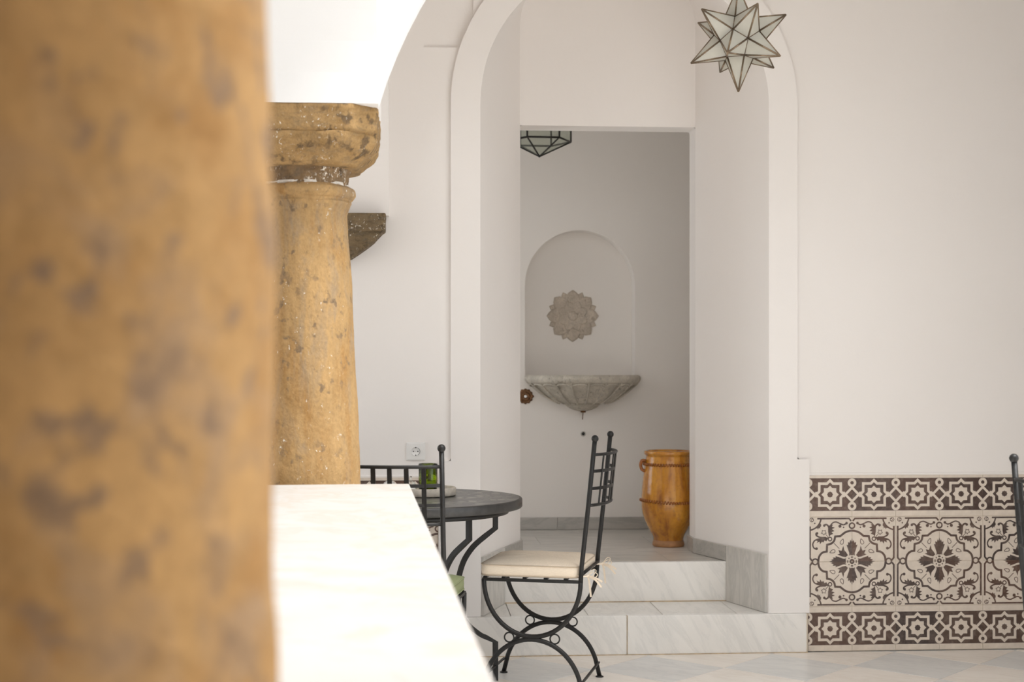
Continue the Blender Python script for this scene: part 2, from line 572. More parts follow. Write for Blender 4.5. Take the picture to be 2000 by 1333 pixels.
# raised band round the arch
def band_loop():
    l = [(DC + RO, SPR)] + arc(DC, SPR, RO, RO, 0, PI, 64)[1:-1] + [(DC - RO, SPR), (DC - RO, 0.88), (DC - RO - .055, 0.88), (DC - RO - .055, STEP), (DC - RI, STEP), (DC - RI, SPR)]
    l += arc(DC, SPR, RI, RI, PI, 0, 56)[1:-1] + [(DC + RI, SPR), (DC + RI, STEP), (DC + RO + .055, STEP), (DC + RO + .055, 0.88), (DC + RO, 0.88)]
    return l
mb = MB(); prism_xz(mb, [band_loop()], BY, WY + 0.02)
o = struct(mb, 'trim_1', M['plaster'], bevel=0.012)
tag(o, 'raised white plaster band framing the tall arched recess')

# splayed reveal of the arch
def outline(hw, rz, spr, n=36, z0=0.0, DC=DC):
    pts = [(DC - hw, z0), (DC - hw, 0.5), (DC - hw, 1.2), (DC - hw, 1.9), (DC - hw, spr)]
    pts += arc(DC, spr, hw, rz, PI, 0, n)[1:-1]
    pts += [(DC + hw, spr), (DC + hw, 1.9), (DC + hw, 1.2), (DC + hw, 0.5), (DC + hw, z0)]
    return pts
mb = MB()
v = []; K = 8
for i in range(K + 1):
    t = i / K
    hw = RI + (DW - RI) * t
    rz = RI + (0.36 - RI) * t
    y = BY + (DY - BY) * t
    v += [(x, y, z) for x, z in outline(hw, rz, SPR + 0.52 * t, DC=DC + (DD - DC) * t)]
n = len(outline(RI, RI, SPR))
f = [(i * n + j, i * n + j + 1, (i + 1) * n + j + 1, (i + 1) * n + j) for i in range(K) for j in range(n - 1)]
mb.add(v, f, True)
o = struct(mb, 'wall_reveal', M['plaster'])
tag(o, 'splayed white plaster reveal inside the arched recess')

# wall that holds the plain rectangular doorway
lp = [(-1.2, LAND - .37), (DD - DW, LAND - .37), (DD - DW, LINTEL), (DD + DW, LINTEL), (DD + DW, LAND - .37), (2.1, LAND - .37), (2.1, TOP), (-1.2, TOP)]
mb = MB(); prism_xz(mb, [lp], DY, DY + 0.15)
o = struct(mb, 'wall_doorway', M['plaster'], bevel=0.010)

# small room behind: back wall with arched niche, sides, ceiling
NC, NH, NS = 0.947, 0.318, 1.775
niche = [(NC - NH, 1.225), (NC + NH, 1.225), (NC + NH, NS)] + arc(NC, NS, NH, NH, 0, PI, 40)[1:-1] + [(NC - NH, NS)]
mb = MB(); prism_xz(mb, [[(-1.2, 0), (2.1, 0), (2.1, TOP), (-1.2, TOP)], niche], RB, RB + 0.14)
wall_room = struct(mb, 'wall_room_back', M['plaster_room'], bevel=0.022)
mb = MB(); mb.box(NC - NH - .1, NC + NH + .1, RB + .12, RB + .19, 1.1, 2.3)
mb.build('niche_back', M['plaster_room'], wall_room)
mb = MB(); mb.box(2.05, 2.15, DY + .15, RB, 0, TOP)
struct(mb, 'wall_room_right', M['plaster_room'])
# left wall of the room, with an unseen tall window opening added for daylight
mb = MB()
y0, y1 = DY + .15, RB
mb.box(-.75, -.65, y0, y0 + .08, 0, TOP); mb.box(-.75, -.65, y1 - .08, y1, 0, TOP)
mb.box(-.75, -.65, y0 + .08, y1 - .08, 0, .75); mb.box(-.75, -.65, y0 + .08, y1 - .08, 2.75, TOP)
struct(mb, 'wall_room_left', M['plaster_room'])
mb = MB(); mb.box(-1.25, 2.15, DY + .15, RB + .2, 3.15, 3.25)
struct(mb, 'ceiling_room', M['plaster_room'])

# gallery ceiling, end walls, covered left wing
mb = MB(); mb.box(XL, XR, 4.45, WY + .06, TOP - .05, TOP + .1)
struct(mb, 'ceiling', M['plaster'])
mb = MB(); mb.box(XL, -0.33, -3.5, 4.45, TOP - .05, TOP + .1)
struct(mb, 'ceiling_wing', M['plaster'])
mb = MB(); mb.box(XR, XR + .2, 4.45, WY + .06, 0, TOP + .1)
struct(mb, 'wall_right', M['plaster'])
mb = MB(); mb.box(XL - .2, XL, -3.5, 4.45, 0, TOP + .1); mb.box(XL - .2, XL, 4.45, WY + .06, 3.4, TOP + .1)  # unseen left end of the gallery kept open to let daylight in
struct(mb, 'wall_left', M['plaster'])
# unseen roof added over the viewer to darken the near column; wall behind
mb = MB(); mb.box(-0.33, XR, -3.5, 0.50, TOP - .05, TOP + .1)
struct(mb, 'near_shade_roof', M['plaster'])
mb = MB(); mb.box(XL, XR, -3.7, -3.5, 0, TOP + .1)
struct(mb, 'wall_front', M['plaster'])

# arcade wall towards the patio: the pier over the corner column with its arches
PX, PY, PH = -0.353, 4.66, 0.237        # corner column axis, half thickness of the wall
CAP = 2.112                             # top of the capital
ACX, ACZ, AR = 1.40, 1.66, 1.58         # centre and radius of the arch to the right
def arch_pts(cx, n=48):
    a = math.asin((CAP - ACZ) / AR)
    return arc(cx, ACZ, AR, AR, PI - a, a, n)
span = 2 * AR * math.cos(math.asin((CAP - ACZ) / AR))
A1 = arch_pts(ACX)
c2x = A1[-1][0] + PH
lp = [(PX - PH, CAP), (A1[0][0], CAP)] + A1[1:-1] + [(A1[-1][0], CAP), (A1[-1][0] + 2 * PH, CAP), (A1[-1][0] + 2 * PH, 0), (XR + .2, 0), (XR + .2, TOP + .4), (PX - PH, TOP + .4)]  # unseen right stretch closed to even out light on the back wall
mb = MB(); prism_xz(mb, [lp], PY - PH, PY - PH + .07, False)
wa = struct(mb, 'wall_arcade', M['plaster_patio'])
A2 = [(ACX + (x - ACX) * 1.06, ACZ + (z - ACZ) * 1.06) for x, z in A1]
lp = [(PX - PH, CAP), (A2[0][0] - .02, CAP)] + A2 + [(A2[-1][0] + .02, CAP), (A1[-1][0] + 2 * PH, CAP), (A1[-1][0] + 2 * PH, 0), (XR + .2, 0), (XR + .2, TOP + .4), (PX - PH, TOP + .4)]
mb = MB(); prism_xz(mb, [lp], PY - PH + .0701, PY + PH, False)
mb.build('inner_order', M['plaster_patio'], wa)
# the arches of the left range, running towards the camera and back to the corbel
def yz_wall(name, loop, x0, x1, mat):
    mb = MB(); prism_xz(mb, [loop], x0, x1)
    # turn x->y: profile was (y,z), thickness along x
    mb.v = [(y, x, z) for (x, y, z) in mb.v]
    mb.f = [f[::-1] for f in mb.f]
    return struct(mb, name, mat)
N1 = 1.10                                # near column
r1 = (PY - PH - (N1 + .2)) / 2
c1 = (PY - PH + N1 + .2) / 2
lp = [(-3.5, CAP), (-3.5, TOP + .4), (PY - PH, TOP + .4), (PY - PH, CAP)] + arc(c1, CAP, r1, 1.20, 0, PI, 40)[1:-1] + [(N1 + .2, CAP), (N1 - .2, CAP)] + arc(N1 - .2 - r1, CAP, r1, 1.20, 0, PI, 40)[1:-1] + [(N1 - .2 - 2 * r1, CAP)]
yz_wall('wall_left_arcade', lp, PX - PH, PX + PH, M['plaster_patio'])
r2 = (WY - (PY + PH)) / 2
lp = [(PY + PH, CAP), (PY + PH, TOP), (WY, TOP), (WY, 1.974), (WY - .06, 1.974)] + arc((WY - .06 + PY + PH) / 2, CAP, r2 - .03, r2, 0, PI, 30)[1:-1]
yz_wall('wall_corner_arch', lp, PX - PH, PX + PH + 0.0, M['plaster'])

# ------------------------------------------------------------------ floor: diagonal marble chequer
mb = MB(); mb.box(-14, 16, -14, WY + .05, -0.12, -0.004)
floor = struct(mb, 'floor', M['patio_floor'])
TS = 0.40; DG = TS * math.sqrt(2) / 2
FX, FY = 2.180, 6.068
GAP = 0.0022

def clip_half(poly, nx, ny, d):
    """keep nx*x+ny*y<=d"""
    out = []
    for i in range(len(poly)):
        a = poly[i]; b = poly[(i + 1) % len(poly)]
        da = nx * a[0] + ny * a[1] - d; db = nx * b[0] + ny * b[1] - d
        if da <= 0: out.append(a)
        if da * db < 0:
            t = da / (da - db); out.append((a[0] + (b[0] - a[0]) * t, a[1] + (b[1] - a[1]) * t))
    return out

def slab_mesh(name, poly, z0, z1, mat, ch=0.0015):
    k = len(poly)
    cx = sum(p[0] for p in poly) / k; cy = sum(p[1] for p in poly) / k
    def inset(p):
        d = Vector((cx - p[0], cy - p[1])); d = d.normalized() * ch
        return (p[0] + d.x, p[1] + d.y)
    v = [(x, y, z0) for x, y in poly] + [(x, y, z1 - ch) for x, y in poly] + [(*inset(p), z1) for p in poly]
    f = [tuple(range(2 * k, 3 * k))]
    for i in range(k):
        j = (i + 1) % k
        f += [(i, j, k + j, k + i), (k + i, k + j, 2 * k + j, 2 * k + i)]
    me = mesh_of(name, v, f)
    me.materials.append(mat)
    return me

rnd = random.Random(4)
full = {}
for mname in ('tile_beige', 'tile_grey'):
    d = DG - GAP
    full[mname] = slab_mesh('floor_tile', [(d, 0), (0, d), (-d, 0), (0, -d)], -0.01, 0.0, M[mname])
count = 0
for i in range(-22, 12):
    for j in range(-1, 10):
        for half in (0, 1):
            cx = FX + 2 * DG * i + DG * half
            cy = FY - 2 * DG * j - DG * half + 0.0
            if cx < -0.5 or cx > 4.6 or cy < 3.0 or cy > WY + DG: continue
            mname = 'tile_beige' if half else 'tile_grey'
            d = DG - GAP
            if cy + DG <= BY - .012:
                o = inst('floor_tile', full[mname], floor, (cx, cy, rnd.uniform(-.0004, .0004)))
            else:
                poly = [(d, 0), (0, d), (-d, 0), (0, -d)]
                poly = clip_half(poly, 0, 1, BY - .012 - cy)
                if len(poly) < 3: continue
                if max(p[1] for p in poly) - min(p[1] for p in poly) < .01: continue
                me = slab_mesh('floor_tile', poly, -0.01, 0.0, M[mname])
                o = inst('floor_tile', me, floor, (cx, cy, 0))
            count += 1

# ------------------------------------------------------------------ marble steps and landing
def slab(name, x0, x1, y0, y1, z0, z1, mat, parent, bev=0.003):
    cx, cy, cz = (x0 + x1) / 2, (y0 + y1) / 2, (z0 + z1) / 2
    mb = MB(); mb.box(x0 - cx, x1 - cx, y0 - cy, y1 - cy, z0 - cz, z1 - cz)
    o = mb.build(name, mat, parent, bevel=bev)
    o.location = (cx, cy, cz)
    return o
SX0, SX1 = DC - RO - .04, DC + RO + .04
lower = empty('lower_step'); tag(lower, 'lower white marble step at the foot of the arched recess', kind='structure')
e = 0.0015
for a, b in ((SX0, 0.955), (0.955, SX1)):
    slab('riser_slab', a + e, b - e, BY - .012, BY + .012, 0.001, STEP - .001, M['marble_riser'], lower)
js = [SX0, 0.43, 0.78, 1.12, 1.46, SX1]
for a, b in zip(js, js[1:]):
    slab('tread_slab', a + e, b - e, BY + .0125, 6.75, STEP - .03, STEP, M['marble_riser'], lower, 0.002)
mb = MB(); mb.box(SX0 + .002, SX1 - .002, BY + .013, 6.75, 0.0, STEP - .031)
mb.build('core', M['grout'], lower)
mb = MB(); mb.box(SX1 - .004, SX1 + .004, BY - .010, BY + .03, 0.001, STEP - .002)
mb.build('grout_line', M['grout'], lower)

mb = MB(); mb.box(SX0, SX1 + .004, BY - .0155, BY - .0125, -.002, .0035)
mb.build('grout_line', M['sand_grout'], lower)
mb = MB(); mb.box(0.9535, 0.9565, BY - .0122, BY + .01, 0.001, STEP - .002)
mb.build('grout_line', M['sand_grout'], lower)
upper = empty('upper_step'); tag(upper, 'upper marble step with grey landing at the doorway', kind='structure')
slab('riser_slab', 0.395, 1.505, 6.735, 6.76, STEP + .002, LAND - .001, M['marble_riser'], upper)
mb = MB(); mb.box(0.40, 1.50, 6.7325, 6.7375, STEP, STEP + .0045)
mb.build('grout_line', M['sand_grout'], upper)
mb = MB(); mb.box(-1.15, 2.05, 7.06, RB, 0.0, LAND - .025); mb.box(0.42, 1.48, 6.761, 7.06, 0.0, LAND - .025)
mb.build('core', M['grout'], upper)
rows = [(6.7605, 7.17, [0.42, 0.62, 1.22, 1.48]), (7.17, 7.46, [-0.2, 0.34, 0.93, 1.52, 2.05]), (7.46, 7.79, [-0.4, 0.08, 0.66, 1.25, 1.84, 2.05]), (7.79, RB, [-0.2, 0.34, 0.93, 1.52, 2.05])]
for y0, y1, xs in rows:
    for a, b in zip(xs, xs[1:]):
        slab('landing_slab', a + e * .6, b - e * .6, y0 + e * .6, y1 - e * .6, LAND - .025, LAND, M['marble_landing'], upper, 0.0015)

# marble cladding and skirting that follow the splayed reveal
def splay(side, y):
    t = (y - BY) / (DY - BY)
    return DC + (DD - DC) * t + side * (RI + (DW - RI) * t)
def splay_slab(name, side, y0, y1, z0, z1, mat, parent, th=0.014):
    xa, xb = splay(side, y0), splay(side, y1)
    d = Vector((xb - xa, y1 - y0)).normalized()
    nrm = Vector((-d.y, d.x)) * side          # towards the axis
    if (nrm.x * side) > 0: nrm = -nrm
    q = [(xa, y0), (xb, y1), (xb + nrm.x * th, y1 + nrm.y * th), (xa + nrm.x * th, y0 + nrm.y * th)]
    cx = sum(p[0] for p in q) / 4; cy = sum(p[1] for p in q) / 4; cz = (z0 + z1) / 2
    v = [(x - cx, y - cy, z0 - cz) for x, y in q] + [(x - cx, y - cy, z1 - cz) for x, y in q]
    mb = MB(); mb.add(v, [(0, 1, 2, 3), (4, 7, 6, 5), (0, 4, 5, 1), (1, 5, 6, 2), (2, 6, 7, 3), (3, 7, 4, 0)])
    o = mb.build(name, mat, parent)
    o.location = (cx, cy, cz)
    fix_normals(o)
    md = o.modifiers.new('bevel', 'BEVEL'); md.width = .002; md.segments = 1
    return o
for side, nm in ((1, 'baseboard_right'), (-1, 'baseboard_left')):
    bb = empty(nm); bb['kind'] = 'structure'
    splay_slab('cladding_slab', side, BY + .012, 6.733, STEP + .001, 0.446, M['marble_cladding'], bb)
    splay_slab('skirting_slab', side, 6.737, DY, LAND + .001, 0.444, M['marble_skirting'], bb)
    xj = DD + side * DW
    slab('skirting_slab', min(xj, xj - side * .012), max(xj, xj - side * .012), DY + .001, DY + .15, LAND + .001, 0.443, M['marble_skirting'], bb, 0.002)
bb = empty('baseboard_back'); bb['kind'] = 'structure'
xs = [-0.6, 0.21, 0.815, 1.42, 2.05]
for a, b in zip(xs, xs[1:]):
    slab('skirting_slab', a + .001, b - .001, RB - .014, RB, LAND + .001, 0.442, M['marble_skirting'], bb, 0.002)

# ------------------------------------------------------------------ painted tiles of the dado
TW = 0.2047
class Ink:
    """2d shapes clipped to a tile, built as a thin printed layer"""
    def __init__(s, x0=0.0, x1=1.0, y0=0.0, y1=1.0):
        s.b = (x0, x1, y0, y1); s.t = []          # (poly, level, material)
    def tri(s, p, lev, mi):
        x0, x1, y0, y1 = s.b
        for nx, ny, d in ((-1, 0, -x0), (1, 0, x1), (0, -1, -y0), (0, 1, y1)):
            p = clip_half(p, nx, ny, d)
            if len(p) < 3: return
        s.t.append((p, lev, mi))
    def poly(s, pts, lev=0, mi=0):
        vs = [Vector((x, y, 0)) for x, y in pts]
        for a, b, c in tessellate_polygon([vs]):
            q = [pts[a], pts[b], pts[c]]
            cr = (q[1][0] - q[0][0]) * (q[2][1] - q[0][1]) - (q[1][1] - q[0][1]) * (q[2][0] - q[0][0])
            if abs(cr) < 1e-10: continue
            if cr < 0: q = [q[0], q[2], q[1]]
            s.tri(q, lev, mi)
    def stroke(s, pts, w, lev=0, mi=0, closed=False, smooth=0):
        w = w * 1.12
        P = [Vector((x, y)) for x, y in pts]
        if smooth:
            P = [Vector((p.x, p.y)) for p in catmull([(x, y, 0) for x, y in pts], smooth)]
        n = len(P); L = []; Rr = []
        for i in range(n):
            if closed: d0 = (P[i] - P[i - 1]).normalized(); d1 = (P[(i + 1) % n] - P[i]).normalized()
            else:
                d0 = (P[i] - P[i - 1]).normalized() if i else (P[1] - P[0]).normalized()
                d1 = (P[i + 1] - P[i]).normalized() if i < n - 1 else d0
            t = (d0 + d1)
            t = t.normalized() if t.length > 1e-6 else d1
            c = max(0.4, t.dot(d1))
            m = Vector((-t.y, t.x)) * (w / 2 / c)
            L.append(P[i] + m); Rr.append(P[i] - m)
        for i in range(n if closed else n - 1):
            j = (i + 1) % n
            s.poly_convex([tuple(Rr[i]), tuple(Rr[j]), tuple(L[j]), tuple(L[i])], lev, mi)
    def poly_convex(s, q, lev, mi):
        for tr in ((q[0], q[1], q[2]), (q[0], q[2], q[3])):
            cr = (tr[1][0] - tr[0][0]) * (tr[2][1] - tr[0][1]) - (tr[1][1] - tr[0][1]) * (tr[2][0] - tr[0][0])
            if abs(cr) < 1e-10: continue
            if cr < 0: tr = (tr[0], tr[2], tr[1])
            s.tri(list(tr), lev, mi)
    def disc(s, x, y, r, lev=0, mi=0, n=14):
        s.poly([(x + r * math.cos(2 * PI * i / n), y + r * math.sin(2 * PI * i / n)) for i in range(n)], lev, mi)
    def ring(s, x, y, r, w, lev=0, mi=0, n=18):
        s.stroke([(x + r * math.cos(2 * PI * i / n), y + r * math.sin(2 * PI * i / n)) for i in range(n)], w, lev, mi, True)
    def mesh(s, name, mats, fx=1, fy=1, size=TW):
        """to x-z plane, front face -y; fx, fy mirror inside the tile"""
        v = []; f = []; mi_ = []
        for p, lev, mi in s.t:
            b = len(v)
            y = -0.0004 * (lev + 1)
            for x, z in p:
                xx = x if fx > 0 else 1 - x
                zz = z if fy > 0 else 1 - z
                v.append((xx * size, y, zz * size))
            idx = list(range(b, b + len(p)))
            if fx * fy < 0: idx = idx[::-1]
            f.append(tuple(idx)); mi_.append(mi)
        me = mesh_of(name, v, f)
        for m in mats: me.materials.append(m)
        for p, mi in zip(me.polygons, mi_): p.material_index = mi
        return me

def border_ink(bounds):
    k = Ink(*bounds)
    y0, y1 = 0.132, 0.863
    k.poly([(0, y0), (1, y0), (1, y1), (0, y1)], 0, 0)
    cy = 0.4975
    def star(sq, dia, rot=0):
        pts = []
        # union of a square and a diamond
        q = dia - sq
        pts = [(-q, sq), (0, dia), (q, sq), (sq, sq), (sq, q), (dia, 0), (sq, -q), (sq, -sq), (q, -sq), (0, -dia), (-q, -sq), (-sq, -sq), (-sq, -q), (-dia, 0), (-sq, q), (-sq, sq)]
        return [(0.5 + x, cy + y) for x, y in pts]
    k.stroke(star(0.245, 0.315), 0.052, 1, 1, True)
    k.poly(star(0.142, 0.198), 1, 1)
    k.poly([(0.5 + 0.07 * math.cos(a * PI / 8 + PI / 8) * (1.0 if a % 2 else .82), cy + 0.07 * math.sin(a * PI / 8 + PI / 8) * (1.0 if a % 2 else .82)) for a in range(16)], 2, 0)
    for ex, s in ((0, 1), (1, -1)):
        for sy in (1, -1):
            k.stroke([(ex - s * .01, cy + sy * 0.165), (ex + s * 0.20, cy - sy * 0.05)], 0.048, 1, 1)
            k.ring(ex, cy + sy * 0.262, 0.069, 0.052, 1, 1)
            k.stroke([(ex, cy + sy * .21), (ex, cy + sy * .15)], 0.06, 1, 1)
    return k

def flower_ink():
    k = Ink()
    def P(x, y): return ((1205 - x) / 600.0, (675 - y) / 600.0)
    def PP(*a): return [P(*q) for q in a]
    # frame
    k.stroke([(0.02, .905), (.067, .962), (.79, .962)], .032)
    k.stroke([(.905, .02), (.955, .078), (.955, .79)], .036)
    k.ring(0, .80, .060, .03); k.ring(.837, 0, .063, .03)
    k.stroke([(1 - .298 * math.cos(t), 1 - .298 * math.sin(t)) for t in [R(6 + 78 * i / 10) for i in range(11)]], .03)
    k.poly([(.70, .80), (.73, .76), (.715, .735), (.755, .755), (.775, .715), (.79, .75), (.835, .735), (.80, .775), (.75, .815), (.725, .86), (.705, .84)])
    k.ring(.917, .935, .045, .012, n=7); k.ring(.90, .93, .03, .010, n=5)
    k.disc(.847, .858, .018)
    # quatrefoil
    k.stroke(catmull_xy([(-.05, .69), (0, .69), (.08, .68), (.158, .65), (.22, .605), (.267, .567)]) + [(.383, .562)] + catmull_xy([(.39, .53), (.40, .485), (.425, .442), (.48, .40), (.567, .378)]) + [(.575, .225)] + catmull_xy([(.642, .217), (.70, .18), (.75, .108), (.767, 0), (.767, -.05)]), .042)
    k.ring(.5, .505, .040, .022)
    # leaf branches
    k.poly(PP((893, 345), (878, 270), (885, 205), (905, 180), (948, 178), (930, 205), (972, 222), (930, 238), (968, 265), (925, 278), (948, 303), (912, 318)))
    k.stroke(PP((890, 260), (885, 205), (855, 178), (822, 186)), .034, smooth=4); k.disc(*P(827, 190), .030)
    k.stroke(PP((900, 215), (935, 160), (985, 143), (1040, 165), (1088, 182), (1130, 162)), .026, smooth=5); k.disc(*P(1130, 160), .030)
    k.stroke(PP((1010, 150), (1050, 172), (1045, 200)), .022, smooth=4); k.disc(*P(1040, 200), .036)
    k.disc(*P(1090, 216), .018)
    k.poly(PP((885, 350), (820, 348), (745, 362), (700, 385), (735, 398), (722, 425), (762, 405), (768, 442), (795, 405), (812, 420), (830, 390), (855, 402), (872, 372)))
    k.stroke(PP((850, 352), (775, 350), (722, 325), (715, 298), (742, 285)), .032, smooth=4); k.disc(*P(726, 296), .030)
    k.stroke(PP((745, 370), (695, 392), (670, 440), (683, 488), (715, 505)), .028, smooth=5); k.disc(*P(720, 500), .032)
    # little open flower on the diagonal
    c = P(820, 283)
    k.stroke([(c[0] + (.058 if i % 2 else .036) * math.cos(i * PI / 5 + .3), c[1] + (.058 if i % 2 else .036) * math.sin(i * PI / 5 + .3)) for i in range(10)], .012, closed=True)
    k.stroke(PP((842, 305), (882, 348)), .012)
    # rosette
    leaf = [(-.033, .14), (.033, .14), (.075, .225), (.125, .375), (.09, .367), (.092, .44), (.058, .417), (.035, .485), (.017, .44), (0, .53), (-.02, .44), (-.04, .48), (-.06, .4), (-.12, .37)]
    k.poly(leaf); k.poly([(y, x) for x, y in leaf][::-1])
    k.poly(PP((1120, 617), (1075, 609), (1003, 580), (1038, 569), (1018, 520), (1062, 531), (1087, 462), (1098, 520), (1128, 555), (1150, 590)))
    k.stroke([(.29, .29), (.41, .41)], .013)
    for cx, cy, a in ((.225, .445, R(110)), (.445, .225, R(-20))):
        k.stroke([(cx + .062 * math.cos(t) * math.cos(a) - .034 * math.sin(t) * (1 - .5 * math.cos(t)) * math.sin(a), cy + .062 * math.cos(t) * math.sin(a) + .034 * math.sin(t) * (1 - .5 * math.cos(t)) * math.cos(a)) for t in [2 * PI * i / 12 for i in range(12)]], .013, closed=True)
    k.ring(0, 0, .036, .034)
    for a in (R(8), R(45), R(82)): k.disc(.098 * math.cos(a), .098 * math.sin(a), .016, n=8)
    # sepal lines hugging the light centre
    k.stroke([(.135, .06), (.165, .05), (.20, .055)], .02); k.stroke([(.06, .135), (.05, .165), (.055, .20)], .02)
    return k

def catmull_xy(pts, k=4):
    return [(p.x, p.y) for p in catmull([(x, y, 0) for x, y in pts], k)]

def body_mesh(w, h, x0=0.0):
    g = .0009
    mb = MB(); mb.box(x0 + g, w - g, 0.0, 0.009, g, h - g)
    me = mb.mesh('wall_tile'); me.materials.append(M['glaze'])
    return me

def dado(x_start, cols, direction, cut_first, parent, front, width0):
    """four rows of painted tiles; x_start is the first joint, columns run to +x"""
    bi_low = border_ink((0, 1, 0, 1)).mesh('printed_star_band', [M['print_dark'], M['glaze']])
    bi_top = border_ink((0, 1, 0, 0.93)).mesh('printed_star_band', [M['print_dark'], M['glaze']])
    fk = flower_ink()
    fm = {(a, b): fk.mesh('printed_flower', [M['print_dark']], a, b) for a in (1, -1) for b in (1, -1)}
    low = body_mesh(TW, .2035); mid = body_mesh(TW, TW); topm = body_mesh(TW, TW * .93)
    return bi_low, bi_top, fm, low, mid, topm

bi_low, bi_top, fm, low_b, mid_b, top_b = dado(0, 0, 1, 0, None, 0, 0)
FRONT = WY - 0.010
def lay_column(x, n, skip_cut=None):
    """x = left edge; n = column number (even: left half of a flower)"""
    z = 0.001
    right_half = n % 2 == 1
    jit = random.Random(n * 7 + 3)
    for row in range(4):
        if row == 0: b, p, h = low_b, bi_low, .2035
        elif row == 3: b, p, h = top_b, bi_top, TW * .93
        else:
            b, h = mid_b, TW
            p = fm[(1 if right_half else -1, -1 if row == 1 else 1)]
        t = inst('wall_tile', b, wall_back, (x, FRONT + jit.uniform(-.0006, .0006), z))
        inst('printed_pattern', p, t)
        z += h + .0004
for c in range(0, 9):
    lay_column(1.7915 + TW * c, c)
for c in range(1, 5):
    lay_column(DC - RO - .057 - TW * c, c + 1)
# grout behind and the plaster lip on top
for x0, x1 in ((DC + RO + .0555, 1.7915 + TW * 9), (DC - RO - .057 - TW * 4, DC - RO - .0555)):
    mb = MB(); mb.box(x0, x1, WY - .0075, WY + .001, 0.0, .803)
    mb.build('grout_bed', M['grout'], wall_back)
    mb = MB(); mb.box(x0, x1, WY - .007, WY + .001, .803, .816)
    mb.build('plaster_lip', M['plaster'], wall_back, bevel=.004)

# ------------------------------------------------------------------ columns and parapet
def rough_lathe(mb, prof, n, amp, fr, seed, zs=1.0):
    def w(r, z, a):
        p = Vector((r * math.cos(a) * fr + seed, r * math.sin(a) * fr, z * fr * zs))
        return r + amp * noise.fractal(p, 0.6, 2.0, 4)
    return lathe(mb, prof, n, warp=w, caps=True)

def refine(prof, step):
    out = []
    for (r0, z0), (r1, z1) in zip(prof, prof[1:]):
        k = max(1, int(math.hypot(r1 - r0, z1 - z0) / step))
        out += [(r0 + (r1 - r0) * i / k, z0 + (z1 - z0) * i / k) for i in range(k)]
    out.append(prof[-1])
    return out

def smooth_prof(pts, k=8):
    return [(p.x, p.y) for p in catmull([(a, b, 0) for a, b in pts], k)]

def octo_loft(mb, prof, amp, fr, seed, cham=0.33, n_side=10, n_ch=5):
    """square plan with cut corners lofted through (half width, z)"""
    def ring(h):
        c = h * cham * 1.0
        cor = [(h, -h + c), (h, h - c), (h - c, h), (-h + c, h), (-h, h - c), (-h, -h + c), (-h + c, -h), (h - c, -h)]
        pts = []
        for i in range(8):
            a = cor[i]; b = cor[(i + 1) % 8]
            k = n_side if i % 2 == 0 else n_ch
            pts += [(a[0] + (b[0] - a[0]) * j / k, a[1] + (b[1] - a[1]) * j / k) for j in range(k)]
        return pts
    v = []; m = None
    for h, z in prof:
        rg = ring(h); m = len(rg)
        for x, y in rg:
            p = Vector((x * fr + seed, y * fr, z * fr))
            d = Vector((x, y)).normalized() * (amp * noise.fractal(p, 0.6, 2.0, 4))
            v.append((x + d.x, y + d.y, z + 0.5 * amp * noise.noise(p * 1.7)))
    f = []
    for i in range(len(prof) - 1):
        for j in range(m):
            f.append((i * m + j, i * m + (j + 1) % m, (i + 1) * m + (j + 1) % m, (i + 1) * m + j))
    f.append(tuple(range(m))[::-1]); f.append(tuple((len(prof) - 1) * m + j for j in range(m)))
    mb.add(v, f, True)
    return mb

def make_column(name, loc, base_z, mat, seed, r_bot, r_mid, r_top, capital=True, neck=1.828):
    t = empty(name, (loc[0], loc[1], 0))
    prof = smooth_prof([(r_bot, base_z), (r_bot * .995, base_z + .12), (r_mid, (base_z + neck) / 2), ((r_mid + r_top) / 2 - .001, base_z + (neck - base_z) * .78), (r_top, neck - .06), (r_top + .002, neck - .03), (r_top + .012, neck)], 8)
    mb = MB(); rough_lathe(mb, refine(prof, .012), 80, 0.0030, 9, seed, .6)
    mb.build('shaft', mat, t)
    # astragal ring under the capital
    q = r_top
    pr = smooth_prof([(q + .010, neck - .002), (q + .012, neck + .008), (q + .018, neck + .013), (q + .026, neck + .026), (q + .023, neck + .042), (q + .010, neck + .050), (q + .004, neck + .054)], 5)
    mb = MB(); rough_lathe(mb, pr, 96, 0.0040, 12, seed + 5)
    mb.build('astragal', mat, t)
    z = neck + .050
    mb = MB(); rough_lathe(mb, smooth_prof([(q + .000, z - .004), (q + .004, z - .001), (q + .005, z + .006), (q + .000, z + .011)], 4), 128, .013, 20, seed + 1)
    mb.build('mortar_joint', M['mortar'], t)
    pr = refine(smooth_prof([(q + .002, z), (q + .004, z + .02), (q + .008, z + .045), (q + .016, z + .060)], 4), .008)
    mb = MB(); rough_lathe(mb, pr, 96, 0.0060, 16, seed + 9)
    mb.build('neck', M['capital_neck'], t)
    z += .054
    pr = refine(smooth_prof([(q + .030, z), (q + .040, z + .006), (q + .042, z + .012), (q + .062, z + .030), (q + .082, z + .050), (q + .094, z + .072), (q + .096, z + .094), (q + .090, z + .098)], 4), .009)
    mb = MB(); octo_loft(mb, pr, 0.0065, 13, seed + 2, .36)
    mb.build('echinus', M['capital'], t)
    z += .094
    pr = refine([(q + .090, z), (q + .100, z + .008), (q + .102, CAP - .004), (q + .098, CAP + .001)], .010)
    mb = MB(); octo_loft(mb, pr, 0.0050, 15, seed + 4, .33)
    mb.build('abacus', M['capital'], t)
    return t

PLZ = 0.80
c2 = make_column('stone_column', (PX, PY), PLZ, M['column'], 3.3, .176, .159, .134)
tag(c2, 'golden stone column with moulded capital at the far end of the white parapet', 'column')
mb = MB(); mb.box(-.185, .185, -.185, .185, 0.0, PLZ)
mb.build('plinth', M['coping'], c2, bevel=.01)

